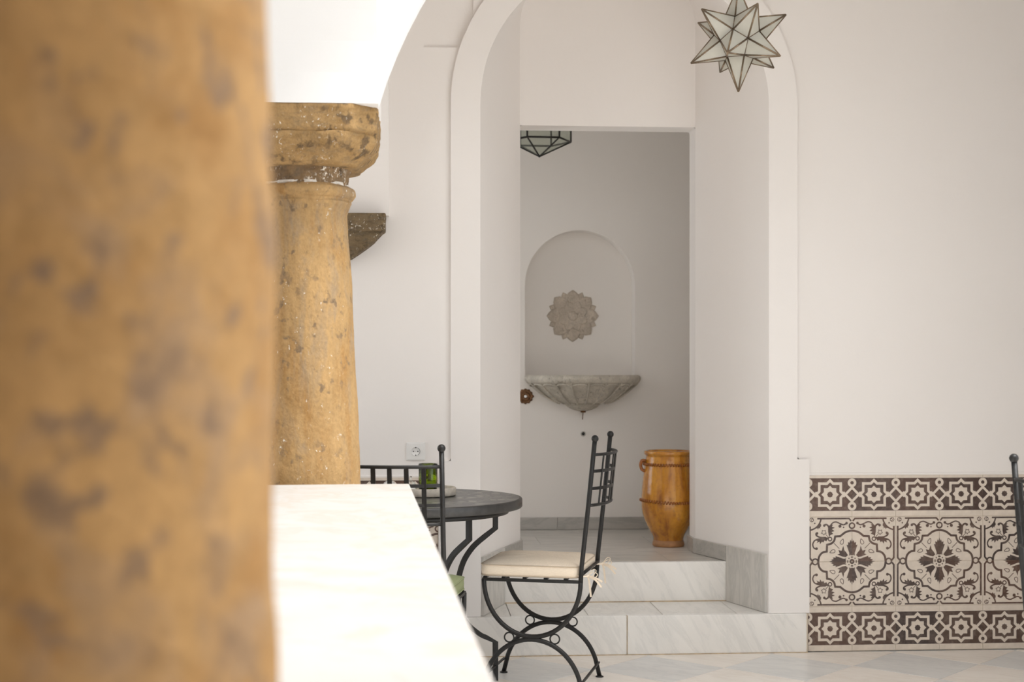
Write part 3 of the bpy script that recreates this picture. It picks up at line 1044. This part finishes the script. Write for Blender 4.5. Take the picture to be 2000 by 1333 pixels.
# right-hand column of the arch
c3 = copy_tree(c2); c3.location.x = c2x
tag(c3, 'golden stone column carrying the far right end of the patio arch', 'column')

# parapet
PA = math.radians(2.18)
ZP = 0.93
par = empty('parapet', (-0.017, 4.462, 0), PA)
tag(par, 'low white parapet with broad marble coping running past the columns', 'parapet')
mb = MB(); mb.box(-.62, 0.0, -6.0, 0.0, ZP - .05, ZP)
mb.build('coping', M['coping'], par, bevel=.006)
mb = MB(); mb.box(-.57, -.05, -5.95, -.05, 0.0, ZP - .05)
mb.build('wall_body', M['plaster_patio'], par)

# near column, close to the lens
NR = 0.135
near_x = -0.1110 - NR
c1o = make_column('stone_column', (near_x, N1), ZP, M['column_near'], 11.7, NR + .005, NR + .0015, NR - .012)
tag(c1o, 'blurred thick stone column shaft closest to the viewer on the left', 'column')

# ------------------------------------------------------------------ stone corbel on the back wall
cb = empty('corbel', (-0.365, WY, 0))
tag(cb, 'dark weathered stone corbel on the white wall behind the column', 'corbel')
def half_loft(prof, depth_of, amp, seed):
    v = []; m = None
    for h, z in prof:
        d = depth_of(h)
        base = [(-h, 0.0), (-h, -d)] + [(-h + 2 * h * i / 16, -d) for i in range(1, 16)] + [(h, -d), (h, 0.0)]
        m = len(base)
        for x, y in base:
            p = Vector((x * 16 + seed, y * 16, z * 16))
            k = amp * noise.fractal(p, .6, 2, 4)
            v.append((x + k * (1 if x > 0 else -1), min(0.0, y + (k if y < 0 else 0)), z + k * .4))
    f = []
    for i in range(len(prof) - 1):
        for j in range(m - 1):
            f.append((i * m + j, i * m + j + 1, (i + 1) * m + j + 1, (i + 1) * m + j))
    f.append(tuple(range(m))[::-1]); f.append(tuple((len(prof) - 1) * m + j for j in range(m)))
    return v, f
pr = refine([(.060, 1.772), (.085, 1.782), (.118, 1.804), (.150, 1.827), (.185, 1.854), (.206, 1.880), (.222, 1.896)], .01)
v, f = half_loft(pr, lambda h: h * .55 + .02, .004, 2.0)
mb = MB(); mb.add(v, f, False); mb.build('corbel_scotia', M['corbel'], cb)
pr = refine([(.226, 1.896), (.234, 1.904), (.236, 1.969), (.232, 1.975)], .012)
v, f = half_loft(pr, lambda h: h * .55 + .025, .003, 7.0)
mb = MB(); mb.add(v, f, False); mb.build('corbel_slab', M['corbel'], cb)

# ------------------------------------------------------------------ wrought-iron chairs
TOPZ = 1.030
def make_chair(name):
    """front is +x, sides at y=+-0.2"""
    t = empty(name)
    SY = 0.200; ZS = 0.455; HX = 0.195
    for s in (-1, 1):
        y = s * SY
        # hanging half circle, its rear end running on into the back post
        u = [(HX * math.cos(a), y, ZS - .222 * math.sin(a)) for a in [PI * i / 28 for i in range(29)]]
        mb = MB(); tube(mb, u, .0094, 10); mb.build('seat_arc', M['iron'], t)
        # rear post
        mb = MB(); tube(mb, [(-HX, y, ZS - .004), (-HX - .004, y, ZS + .06), (-HX - .030, y, .75), (-HX - .056, y, TOPZ - .02)], .0092, 10)
        p = mb.build('back_post', M['iron'], t)
        mb = MB(); ball(mb, (-HX - .057, y, TOPZ - .012), .0142); mb.build('finial', M['iron'], p)
        # arched legs
        a_ = [(.200 * math.cos(a) , y, .222 * math.sin(a)) for a in [R(20) + (PI - R(40)) * i / 28 for i in range(29)]]
        a_ = [(.206, y, .004)] + a_ + [(-.206, y, .004)]
        mb = MB(); tube(mb, a_, .0094, 10); lg = mb.build('leg_arch', M['iron'], t)
        for sx in (-1, 1):
            mb = MB(); lathe(mb, [(.001, .0), (.017, .0), (.017, .003), (.012, .006), (.008, .007)], 14, center=(sx * .206, y)); mb.build('foot_pad', M['iron'], lg)
        # welded joint and rings between the two arcs
        mb = MB(); mb.box(-.032, .032, y - .006, y + .006, .218, .237); mb.build('weld_plate', M['iron'], t, bevel=.004)
        for sx in (-1, 1):
            mb = MB(); tube(mb, [(sx * .092 + .019 * math.cos(a), y, .2275 + .019 * math.sin(a)) for a in [2 * PI * i / 20 for i in range(20)]], .0032, 8, True)
            mb.build('scroll_ring', M['iron'], t)
        # side rail of the seat
        mb = MB(); sweep(mb, [(HX + .006, y, ZS), (-HX - .004, y, ZS)], rect_profile(.012, .012), up=(0, 0, 1), smooth=False); mb.build('seat_rail', M['iron'], t)
    for x in (.19, .115, .03, -.055, -.135):
        mb = MB(); mb.box(x - .008, x + .008, -SY, SY, ZS + .006, ZS + .011); mb.build('seat_slat', M['iron'], t)
    mb = MB(); tube(mb, [(-HX - .005, -SY, ZS + .03), (-HX - .005, SY, ZS + .03)], .0065, 8); mb.build('rear_crossbar', M['iron'], t)
    for sx in (-1, 1):
        mb = MB(); sweep(mb, [(sx * .203, -SY, .062), (sx * .203, SY, .062)], rect_profile(.010, .006), up=(0, 0, 1), smooth=False); mb.build('stretcher', M['iron'], t)
    # curved grid of the back
    def bx(z): return -HX - .004 - (z - ZS - .06) * (.052 / (TOPZ - ZS - .08))
    def bow(y): return -.056 * (1 - (y / SY) ** 2) ** .75 if abs(y) < SY else 0.0
    for z, w in ((.955, 'top'), (.890, ''), (.822, ''), (.756, 'bot')):
        ys = [-SY + 2 * SY * i / 20 for i in range(21)]
        pts = [(bx(z) + bow(y), y, z) for y in ys]
        mb = MB()
        if w: tube(mb, pts, .0062, 8)
        else: sweep(mb, pts, rect_profile(.005, .012), up=(0, 0, 1), smooth=False)
        mb.build('back_rail', M['iron'], t)
    for i in range(1, 7):
        y = -SY + 2 * SY * i / 7
        mb = MB(); sweep(mb, [(bx(.756) + bow(y), y, .756), (bx(.955) + bow(y), y, .955)], rect_profile(.016, .005), up=(1, 0, 0), smooth=False)
        mb.build('back_slat', M['iron'], t)
    return t

ch = make_chair('iron_chair')
ANG_A = R(163.5)
ch.location = (0.517, 5.787, 0); ch.rotation_euler.z = ANG_A
tag(ch, 'black wrought-iron chair with cream cushion, seen side-on by the marble steps', 'chair', 'wrought-iron patio chairs')
chB = copy_tree(ch)
ANG_B = R(78)
tag(chB, 'black iron chair with its curved grid back towards us behind the parapet end', 'chair', 'wrought-iron patio chairs')
chC = copy_tree(ch)
ANG_C = math.atan2(.30, .95)
tag(chC, 'black iron chair cut off by the right edge, in front of the painted tiles', 'chair', 'wrought-iron patio chairs')
def place_by(o, ang, local, world_xy):
    c, s = math.cos(ang), math.sin(ang)
    o.rotation_euler = (0, 0, ang)
    o.location = (world_xy[0] - (local[0] * c - local[1] * s), world_xy[1] - (local[0] * s + local[1] * c), 0)
# right rear post (chair's own right is -y when front is +x)
place_by(chB, ANG_B, (-.252, -.20), (0.090, 4.87))
place_by(chC, ANG_C, (-.252, .20), (1.812, 4.20))

# cushions
def rounded_square(h, r, n=5):
    pts = []
    for cx, cy, a0 in ((h - r, h - r, 0), (-h + r, h - r, PI / 2), (-h + r, -h + r, PI), (h - r, -h + r, 1.5 * PI)):
        pts += [(cx + r * math.cos(a0 + PI / 2 * i / n), cy + r * math.sin(a0 + PI / 2 * i / n)) for i in range(n + 1)]
    return pts
def dense(pts, step=.02):
    out = []
    for i in range(len(pts)):
        a = Vector(pts[i]); b = Vector(pts[(i + 1) % len(pts)])
        k = max(1, int((b - a).length / step))
        out += [tuple(a + (b - a) * j / k) for j in range(k)]
    return out
def make_cushion(name, mat, th=.046):
    base = dense(rounded_square(.201, .034))
    m = len(base); v = []; f = []
    lay = [(.70, 0.0, 0), (.985, .001, 0), (1.0, .004, 0), (1.005, th * .5, 0), (1.0, th, 0), (.993, th + .002, .2), (.95, th + .006, .6), (.82, th + .013, 1), (.6, th + .019, 1), (.35, th + .019, 1), (.1, th + .017, 1)]
    for sc, z, w in lay:
        for x, y in base:
            k = .0035 * noise.noise(Vector((x * 14, y * 14, z * 20)))
            v.append((x * sc, y * sc, z + k * (1 if z > .01 else 0)))
    for i in range(len(lay) - 1):
        for j in range(m):
            f.append((i * m + j, i * m + (j + 1) % m, (i + 1) * m + (j + 1) % m, (i + 1) * m + j))
    f.append(tuple(range(m))[::-1]); f.append(tuple((len(lay) - 1) * m + j for j in range(m)))
    mb = MB(); mb.add(v, f, True)
    o = mb.build(name, mat)
    for z in (.005, th + .0005):
        mb = MB(); tube(mb, [(x * 1.004, y * 1.004, z) for x, y in base], .0024, 6, True); mb.build('piping', M['linen_seam'] if mat is M['linen'] else mat, o)
    return o
def add_tie(cush, y, mat, seed):
    rn = random.Random(seed)
    px = -.213
    mb = MB()
    tube(mb, [(px + .012, y - .012, .012), (px - .014, y - .014, .010), (px - .016, y + .004, .011), (px + .004, y + .016, .010), (px + .02, y + .01, .012)], .003, 6)
    ball(mb, (px - .014, y - .010, .010), .0065, 6)
    k0 = Vector((px - .016, y - .010, .010))
    for dx, dy, dz in ((-.030, -.020, .018), (-.040, .006, .006)):           # bow loops
        e = k0 + Vector((dx, dy, dz))
        s = Vector((0, .010, -.012))
        tube(mb, [p for p in catmull([k0, k0 + Vector((dx, dy, dz)) * .55 + s, e, k0 + Vector((dx, dy, dz)) * .55 - s, k0], 5)], .0018, 5)
    for dx, dy, dz in ((-.052, -.018, -.045), (-.010, -.016, -.085), (-.060, .012, -.020)):   # tails
        e = k0 + Vector((dx, dy, dz))
        mid = k0 + Vector((dx * .55, dy * .5, dz * .35))
        sweep(mb, catmull([k0, mid, e], 6), rect_profile(.0075, .0014), up=(0.1, 1, 0.1), smooth=False)
    mb.build('tie', mat, cush)

cuA = make_cushion('seat_cushion', M['linen'])
cuA.rotation_euler.z = ANG_A
cA, sA = math.cos(ANG_A), math.sin(ANG_A)
cuA.location = (0.517 + .010 * cA, 5.787 + .010 * sA, .4665)
tag(cuA, 'cream linen seat cushion tied to the side-on iron chair', 'cushion', 'chair seat cushions')
add_tie(cuA, .185, M['linen'], 1); add_tie(cuA, -.185, M['linen'], 2)
cuB = make_cushion('seat_cushion', M['green_cloth'])
cuB.rotation_euler.z = ANG_B
cuB.location = (chB.location.x + .012 * math.cos(ANG_B), chB.location.y + .012 * math.sin(ANG_B), .4665)
tag(cuB, 'sage green seat cushion half hidden below the dark round table', 'cushion', 'chair seat cushions')
add_tie(cuB, .185, M['green_cloth'], 3); add_tie(cuB, -.185, M['green_cloth'], 4)

# ------------------------------------------------------------------ round table
TBL = (-0.040, 5.780); TZ = 0.770; TR = 0.475
tb = empty('round_table', (*TBL, 0))
tag(tb, 'round dark slate mosaic table on curved black iron legs', 'table')
mb = MB()
lathe(mb, [(.0005, TZ), (TR - .012, TZ), ], 72, mi=0)
o = mb.build('mosaic_top', M['slate'], tb)
mb = MB()
lathe(mb, [(TR - .012, TZ), (TR - .003, TZ - .001), (TR, TZ - .005), (TR, TZ - .034), (TR - .004, TZ - .038), (.001, TZ - .038)], 72)
mb.build('rim', M['slate_edge'], tb)
mb = MB(); sweep(mb, [(.405 * math.cos(2 * PI * i / 64), .405 * math.sin(2 * PI * i / 64), TZ - .050) for i in range(64)], rect_profile(.030, .020), True, up=(0, 0, 1), smooth=True)
mb.build('support_ring', M['iron'], tb)
lc = [(.385, .71), (.385, .640)] + [(.385 - .0, .632)]
leg_curve = [(.385, TZ - .045), (.385, .632), (.340, .600)] + [(p.x, p.y) for p in catmull([(.340, .600, 0), (.29, .560, 0), (.25, .505, 0), (.228, .44, 0), (.222, .38, 0), (.230, .31, 0), (.262, .245, 0), (.315, .198, 0), (.345, .182, 0)], 5)][1:] + [(.385, .160), (.385, .0)]
for a in (15, -50, 165, 130 + 0):
    ca, sa = math.cos(R(a)), math.sin(R(a))
    pts = [(r * ca, r * sa, z) for r, z in leg_curve]
    mb = MB(); sweep(mb, pts, rect_profile(.019, .017), up=(-sa, ca, 0), smooth=False)
    lg = mb.build('leg', M['iron'], tb)
mb = MB(); sweep(mb, [(.226 * math.cos(2 * PI * i / 48), .226 * math.sin(2 * PI * i / 48), .38) for i in range(48)], rect_profile(.008, .016), True, up=(0, 0, 1)); 

# things on the table
TX, TY = 0.045, 5.865
tr = empty('serving_tray', (TX, TY, TZ))
tag(tr, 'round pale travertine tray on the slate table', 'tray')
mb = MB(); lathe(mb, [(.001, .002), (.120, .002), (.124, .005), (.124, .032), (.121, .035), (.113, .035), (.110, .032), (.110, .012), (.001, .012)], 56)
mb.build('tray_dish', M['tray'], tr)
gt = empty('glass_tumbler', (TX + .008, TY - .005, TZ + .012))
tag(gt, 'olive green glass tumbler standing in the round tray', 'tumbler')
mb = MB(); lathe(mb, [(.0005, 0), (.034, 0), (.037, .003), (.0385, .060), (.039, .118), (.0375, .120), (.0355, .118), (.035, .060), (.033, .012), (.0005, .010)], 40)
mb.build('tumbler_wall', M['green_glass'], gt)
def cloche(loc, s, label):
    c = empty('glass_stopper', loc); tag(c, label, 'glassware', 'small clear glass pieces on the table')
    mb = MB(); lathe(mb, [(.030 * s, 0), (.031 * s, .004), (.031 * s, .040 * s), (.024 * s, .058 * s), (.010 * s, .068 * s), (.005 * s, .071 * s), (.0045 * s, .069 * s), (.009 * s, .065 * s), (.022 * s, .055 * s), (.0285 * s, .038 * s), (.0285 * s, .001), (.030 * s, 0)], 28); mb.build('dome', M['clear_glass'], c)
    mb = MB(); lathe(mb, [(.001, .069 * s), (.004 * s, .071 * s), (.003 * s, .078 * s), (.007 * s, .086 * s), (.006 * s, .093 * s), (.0005, .097 * s)], 16); mb.build('knob', M['clear_glass'], c)
    return c
cloche((-.105, 5.86, TZ), 0.93, 'clear glass dome with knob between the chair slats left of the tray')
cloche((TX - .062, TY - .005, TZ + .012), 0.72, 'smaller clear glass dome beside the green tumbler in the tray')

# ------------------------------------------------------------------ star lamp
def star_lamp():
    c = Vector((1.241, 5.40, 2.561)); RR = .2025; RV = RR * .455
    t = empty('star_pendant', c)
    tag(t, 'frosted glass star pendant with brass seams hanging before the arch', 'pendant lamp')
    view = math.atan2(-c.y, -c.x)                  # towards the camera
    az0 = view - R(12.8)
    V = [Vector((0, 0, 1)), Vector((0, 0, -1))]
    z5 = 1 / math.sqrt(5); r5 = 2 / math.sqrt(5)
    for i in range(5):
        a = az0 + i * 2 * PI / 5
        V.append(Vector((r5 * math.cos(a), r5 * math.sin(a), -z5)))
        V.append(Vector((r5 * math.cos(a + PI / 5), r5 * math.sin(a + PI / 5), z5)))
    # dodecahedron corners = centres of icosahedron faces
    D = []; seen = set()
    n = len(V); el = 1.0515
    adj = lambda a, b: abs((V[a] - V[b]).length - el) < .02
    for a in range(n):
        for b in range(a + 1, n):
            for d in range(b + 1, n):
                if adj(a, b) and adj(b, d) and adj(a, d):
                    D.append(((V[a] + V[b] + V[d]).normalized() * RV, (a, b, d)))
    edges = set()
    def bar_matrix(p, q):
        d = q - p; L = d.length
        rot = d.to_track_quat('Z', 'Y').to_matrix().to_4x4()
        return Matrix.Translation((p + q) / 2) @ rot @ Matrix.Diagonal((1, 1, L, 1))
    bm_me = MB(); tube(bm_me, [(0, 0, -.5), (0, 0, .5)], .0036, 6); bar = bm_me.mesh('came_bar'); bar.materials.append(M['came'])
    pane_me = None
    for a in range(n):
        apex = V[a] * RR
        ring = [p for p, tri in D if a in tri]
        ax = V[a]; u = ax.orthogonal().normalized(); w = ax.cross(u)
        ring.sort(key=lambda p: math.atan2(p.dot(w), p.dot(u)))
        for i in range(5):
            p, q = ring[i], ring[(i + 1) % 5]
            inst('came_bar', bar, t, mat=bar_matrix(p, apex))
            key = tuple(sorted([tuple(round(x, 4) for x in p), tuple(round(x, 4) for x in q)]))
            if key not in edges:
                edges.add(key); inst('came_bar', bar, t, mat=bar_matrix(p, q))
            # pane: same isosceles triangle everywhere, built once in its own frame
            base = (p + q) / 2
            X = (q - p).normalized(); Y = (apex - base).normalized(); Z = X.cross(Y)
            L = (q - p).length; H = (apex - base).length
            if pane_me is None:
                th = .0012
                vv = [(-L / 2, 0, th), (L / 2, 0, th), (0, H, th), (-L / 2, 0, -th), (L / 2, 0, -th), (0, H, -th)]
                pane_me = mesh_of('pane', vv, [(0, 1, 2), (5, 4, 3), (0, 3, 4, 1), (1, 4, 5, 2), (2, 5, 3, 0)])
                pane_me.materials.append(M['star_glass'])
            m = Matrix((( X.x, Y.x, Z.x, base.x), (X.y, Y.y, Z.y, base.y), (X.z, Y.z, Z.z, base.z), (0, 0, 0, 1)))
            inst('pane', pane_me, t, mat=m)
    # tip caps, ring and chain to the ceiling
    mb = MB(); lathe(mb, [(.001, RR + .006), (.008, RR + .004), (.010, RR - .02), (.008, RR - .02)], 14); mb.build('top_cap', M['came'], t)
    z = RR + .004; i = 0
    link_me = MB(); tube(link_me, [(.007 * math.cos(a), 0, .014 * math.sin(a)) for a in [2 * PI * k / 14 for k in range(14)]], .0016, 6, True)
    lm = link_me.mesh('chain_link'); lm.materials.append(M['came'])
    while c.z + z < TOP - .07:
        inst('chain_link', lm, t, (0, 0, z + .012), (0, 0, (PI / 2) * (i % 2))); z += .0225; i += 1
    mb = MB(); lathe(mb, [(.001, z - .01), (.03, z), (.045, TOP - .05 - c.z), (.001, TOP - .05 - c.z)], 20); mb.build('ceiling_rose', M['came'], t)
    return t
star_lamp()

# ------------------------------------------------------------------ hexagonal lantern in the room
def hex_lantern():
    c = Vector((0.662, 7.56, 0)); RL = .170
    t = empty('hexagonal_lantern', (c.x, c.y, 0), R(3))
    tag(t, 'black framed hexagonal glass lantern hanging inside the doorway', 'lantern')
    zb, zt, tip = 2.508, 2.80, 2.428
    P = [Vector((RL * math.cos(R(60 * i)), RL * math.sin(R(60 * i)), 0)) for i in range(6)]
    def bar(p, q, r=.0052):
        mb = MB(); tube(mb, [p, q], r, 6); mb.build('frame_bar', M['lantern_bar'], t)
    def pane(q):
        th = (q[1] - q[0]).cross(q[2] - q[0]).normalized() * .0008
        k = len(q)
        v = [p + th for p in q] + [p - th for p in q]
        f = [tuple(range(k)), tuple(range(k, 2 * k))[::-1]] + [(i, i + k, (i + 1) % k + k, (i + 1) % k) for i in range(k)]
        mb = MB(); mb.add(v, f); mb.build('pane', M['lantern_glass'], t)
    B = [p + Vector((0, 0, zb)) for p in P]; T = [p + Vector((0, 0, zt)) for p in P]; apex = Vector((0, 0, tip)); top = Vector((0, 0, zt + .12))
    for i in range(6):
        j = (i + 1) % 6
        bar(B[i], B[j]); bar(T[i], T[j]); bar(B[i], T[i]); bar(B[i], apex, .0045); bar(T[i], top, .0045)
        pane([B[i], B[j], T[j], T[i]]); pane([B[j], B[i], apex]); pane([T[i], T[j], top])
    mb = MB(); tube(mb, [(0, 0, zt + .11), (0, 0, 3.15)], .005, 8); mb.build('hanging_rod', M['lantern_bar'], t)
    mb = MB(); ball(mb, (0, 0, tip), .006, 8); mb.build('finial', M['lantern_bar'], t)
    return t
hex_lantern()

# ------------------------------------------------------------------ amber glazed jar
jar = empty('glazed_jar', (1.318, 7.345, LAND))
tag(jar, 'tall amber glazed pottery jar on the landing by the door jamb', 'jar')
pj = smooth_prof([(.078, .030), (.083, .055), (.110, .105), (.134, .169), (.1425, .24), (.1375, .311), (.130, .38), (.1245, .425), (.119, .452), (.1175, .468)], 7)
mb = MB(); lathe(mb, pj + [(.120, .474), (.1265, .480), (.128, .488), (.125, .496), (.117, .498), (.110, .494), (.106, .470), (.11, .40), (.125, .25), (.10, .12), (.06, .05), (.001, .045)], 64)
mb.build('body', M['jar'], jar)
mb = MB(); lathe(mb, [(.001, 0), (.079, 0), (.0835, .008), (.082, .020), (.078, .030), (.079, .034)], 56); mb.build('foot', M['jar_foot'], jar)
def rope(r, z, n, wave=0.0):
    mb = MB()
    for i in range(n):
        a = 2 * PI * i / n
        zz = z + wave * math.sin(2 * a + 1)
        ca, sa = math.cos(a), math.sin(a)
        t = Vector((-sa, ca, 0)); up = Vector((0, 0, 1))
        d = (t * .62 + up * .78) * .0095
        c = Vector((r * ca, r * sa, zz))
        o_ = Vector((ca, sa, 0)) * .0035
        tube(mb, [c - d, c - d * .5 + o_, c + d * .5 + o_, c + d], .0052, 6, scales=[.4, 1, 1, .4])
    return mb.build('rope_band', M['jar_rope'], jar)
rope(.1255, .428, 54); rope(.1425, .238, 60, .004)
for s in (R(186), R(6)):
    ca, sa = math.cos(s), math.sin(s)
    mb = MB(); tube(mb, catmull([(.122 * ca, .122 * sa, .445), (.142 * ca, .142 * sa, .446), (.149 * ca, .149 * sa, .425), (.143 * ca, .143 * sa, .402), (.126 * ca, .126 * sa, .392)], 5), .0085, 8)
    mb.build('handle', M['jar_rope'], jar)

# ------------------------------------------------------------------ wall basin, rosette, fittings
BX = 0.962
bas = empty('wall_basin', (BX, RB, 0))
tag(bas, 'half-round carved stone basin mounted under the arched niche', 'basin')
def flute(r, z, a):
    if z > 1.212 or z < 1.10: return r
    k = abs(math.sin(a * 5.0 + PI / 2 * 0))
    w = min(1, (z - 1.10) / .02, (1.212 - z) / .012)
    return r - .014 * w * (k ** .5) * (r / .3)
bowl = smooth_prof([(.142, 1.098), (.185, 1.112), (.235, 1.142), (.280, 1.178), (.312, 1.208), (.320, 1.214)], 6)
mb = MB(); lathe(mb, bowl, 120, PI, 2 * PI, warp=flute); mb.build('fluted_bowl', M['basin'], bas)
mb = MB(); lathe(mb, [(.300, 1.213), (.320, 1.213), (.326, 1.219), (.334, 1.232), (.334, 1.246), (.328, 1.256), (.316, 1.260), (.285, 1.259), (.270, 1.245), (.22, 1.19), (.10, 1.14), (.001, 1.13)], 72, PI, 2 * PI); mb.build('rim', M['basin'], bas)
mb = MB(); lathe(mb, smooth_prof([(.001, 1.050), (.030, 1.053), (.064, 1.064), (.086, 1.076), (.092, 1.084), (.100, 1.088), (.104, 1.096), (.100, 1.101), (.146, 1.104)], 4), 48, PI, 2 * PI); mb.build('pendant_base', M['basin'], bas)
# raised ribs that end in round arches below the rim
for i in range(10):
    a = PI + PI * (i + .5) / 10 if False else PI + PI * i / 10
    if i == 0: continue
    pts = []
    for r, z in bowl[::3]:
        pts.append(((r + .001) * math.cos(a), (r + .001) * math.sin(a), z))
    mb = MB(); tube(mb, pts, .0060, 8); mb.build('rib', M['basin'], bas)
for i in range(10):
    a0 = PI + PI * i / 10; a1 = PI + PI * (i + 1) / 10
    pts = []
    for k in range(9):
        u = k / 8; a = a0 + (a1 - a0) * u
        z = 1.196 + .012 * (1 - abs(2 * u - 1) ** 3); r = .2985 + (z - 1.196) * 1.12
        pts.append((r * math.cos(a), r * math.sin(a), z))
    mb = MB(); tube(mb, pts, .0052, 8); mb.build('arch_moulding', M['basin'], bas)
mb = MB(); lathe(mb, [(.001, 1.044), (.014, 1.044), (.016, 1.052), (.001, 1.054)], 14, center=(0, -.03)); mb.build('drain_nut', M['brass'], bas)
mb = MB(); tube(mb, [(0, -.03, 1.05), (-.002, -.03, 1.03), (-.004, -.032, 1.004)], .0026, 6); mb.build('drip_pipe', M['brass'], bas)

RX, RZ = 0.918, 1.604
ros = empty('wall_rosette', (RX, RB + .12, RZ))
tag(ros, 'carved stone flower rosette in the arched niche above the basin', 'rosette')
def petal(L0, L1, w, h, ang, y0, name):
    v = []; f = []
    nu, nv = 7, 7
    for i in range(nu + 1):
        u = i / nu
        r = L0 + (L1 - L0) * u
        half = w * (math.sin(PI * min(1, .30 + .70 * u)) ** .62 if u > .29 else .93 + .07 * u / .29) if u < 1 else 0.0
        if u > .96: half = .0006
        for j in range(nv + 1):
            s = -1 + 2 * j / nv
            hh = h * (1 - .55 * s * s) * (1 - .35 * u) - .003 * (1 - min(1, abs(s) * 5))
            x = s * half
            v.append((x * math.cos(ang) + r * math.sin(ang), -y0 - hh, -x * math.sin(ang) + r * math.cos(ang)))
    k = nv + 1
    for i in range(nu):
        for j in range(nv):
            f.append((i * k + j, (i + 1) * k + j, (i + 1) * k + j + 1, i * k + j + 1))
    b = len(v)
    v += [(p[0], 0.0, p[2]) for p in v]
    rim = [j for j in range(k)] + [i * k + nv for i in range(1, nu + 1)] + [nu * k + j for j in range(nv - 1, -1, -1)] + [i * k for i in range(nu - 1, 0, -1)]
    for a, c in zip(rim, rim[1:] + rim[:1]):
        f.append((a, c, c + b, a + b))
    mb = MB(); mb.add(v, f, True)
    fix_normals(mb.build(name, M['rosette'], ros))
for i in range(8):
    petal(.05, .149, .030, .007, PI / 8 + i * PI / 4, 0.0, 'petal')
for i in range(8):
    petal(.030, .152, .053, .010, i * PI / 4, 0.003, 'petal')
for i in range(8):
    petal(.015, .092, .036, .007, PI / 8 + i * PI / 4, 0.009, 'petal')
mb = MB(); lathe(mb, [(.030, 0), (.030, .014), (.022, .020), (.001, .022)], 24)
mb.v = [(x, -z, y) for x, y, z in mb.v]; mb.f = [f for f in mb.f]
fix_normals(mb.build('flower_centre', M['rosette'], ros))

esc = empty('tap_escutcheon', (0.632, RB, 1.137))
tag(esc, 'dark copper flower-shaped tap plate with white centre left below the basin', 'tap plate')
mb = MB()
def esw(r, z, a): return r * (1 + (.06 * math.cos(12 * a) + .10 * max(0, math.cos(a)) ** 40) * (1 if r > .02 else 0))
lathe(mb, [(.043, 0), (.043, .005), (.036, .009), (.030, .007), (.024, .012), (.015, .014), (.012, .012), (.001, .012)], 72, warp=esw)
mb.v = [(x, -z, y) for x, y, z in mb.v]
fix_normals(mb.build('plate', M['brass'], esc))
mb = MB(); lathe(mb, [(.0085, .010), (.0085, .022), (.006, .025), (.001, .026)], 18); mb.v = [(x, -z, y) for x, y, z in mb.v]
fix_normals(mb.build('button', M['white_plastic'], esc))

st = empty('pipe_outlet', (0.966, RB, 0.921))
tag(st, 'small round open pipe outlet in the wall below the basin', 'pipe')
mb = MB(); lathe(mb, [(.009, .001), (.009, .008), (.0135, .009), (.015, .004), (.015, 0)], 20); mb.v = [(x, -z, y) for x, y, z in mb.v]
fix_normals(mb.build('collar', M['steel'], st))
mb = MB(); lathe(mb, [(.010, .0015), (.001, .0015)], 20); mb.v = [(x, -z, y) for x, y, z in mb.v]
fix_normals(mb.build('bore', M['black_hole'], st))

# ------------------------------------------------------------------ wall socket
so = empty('wall_socket', (0.003, WY, 0.922))
tag(so, 'white square electrical socket on the wall above the dado', 'socket')
mb = MB(); mb.box(-.0425, .0425, -.009, 0, -.041, .041); mb.build('cover_plate', M['white_plastic'], so, bevel=.003)
mb = MB(); mb.box(-.036, .036, -.0105, -.008, -.035, .035); mb.build('inner_frame', M['white_plastic'], so, bevel=.001)
mb = MB(); lathe(mb, [(.0215, .0105), (.0215, .0125), (.0195, .0125), (.0190, .0108), (.001, .0108)], 32); mb.v = [(x, -z, y) for x, y, z in mb.v]
fix_normals(mb.build('socket_well', M['white_plastic'], so))
for x, z, r in ((-.0095, 0, .0028), (.0095, 0, .0028), (0, .0175, .003), (0, -.0175, .003), (0, 0, .0012)):
    mb = MB(); lathe(mb, [(r, .0108), (r, .0115), (.0003, .0115)], 12); mb.v = [(a + x, -c, b + z) for a, b, c in mb.v]
    fix_normals(mb.build('contact_hole', M['black_hole'], so))
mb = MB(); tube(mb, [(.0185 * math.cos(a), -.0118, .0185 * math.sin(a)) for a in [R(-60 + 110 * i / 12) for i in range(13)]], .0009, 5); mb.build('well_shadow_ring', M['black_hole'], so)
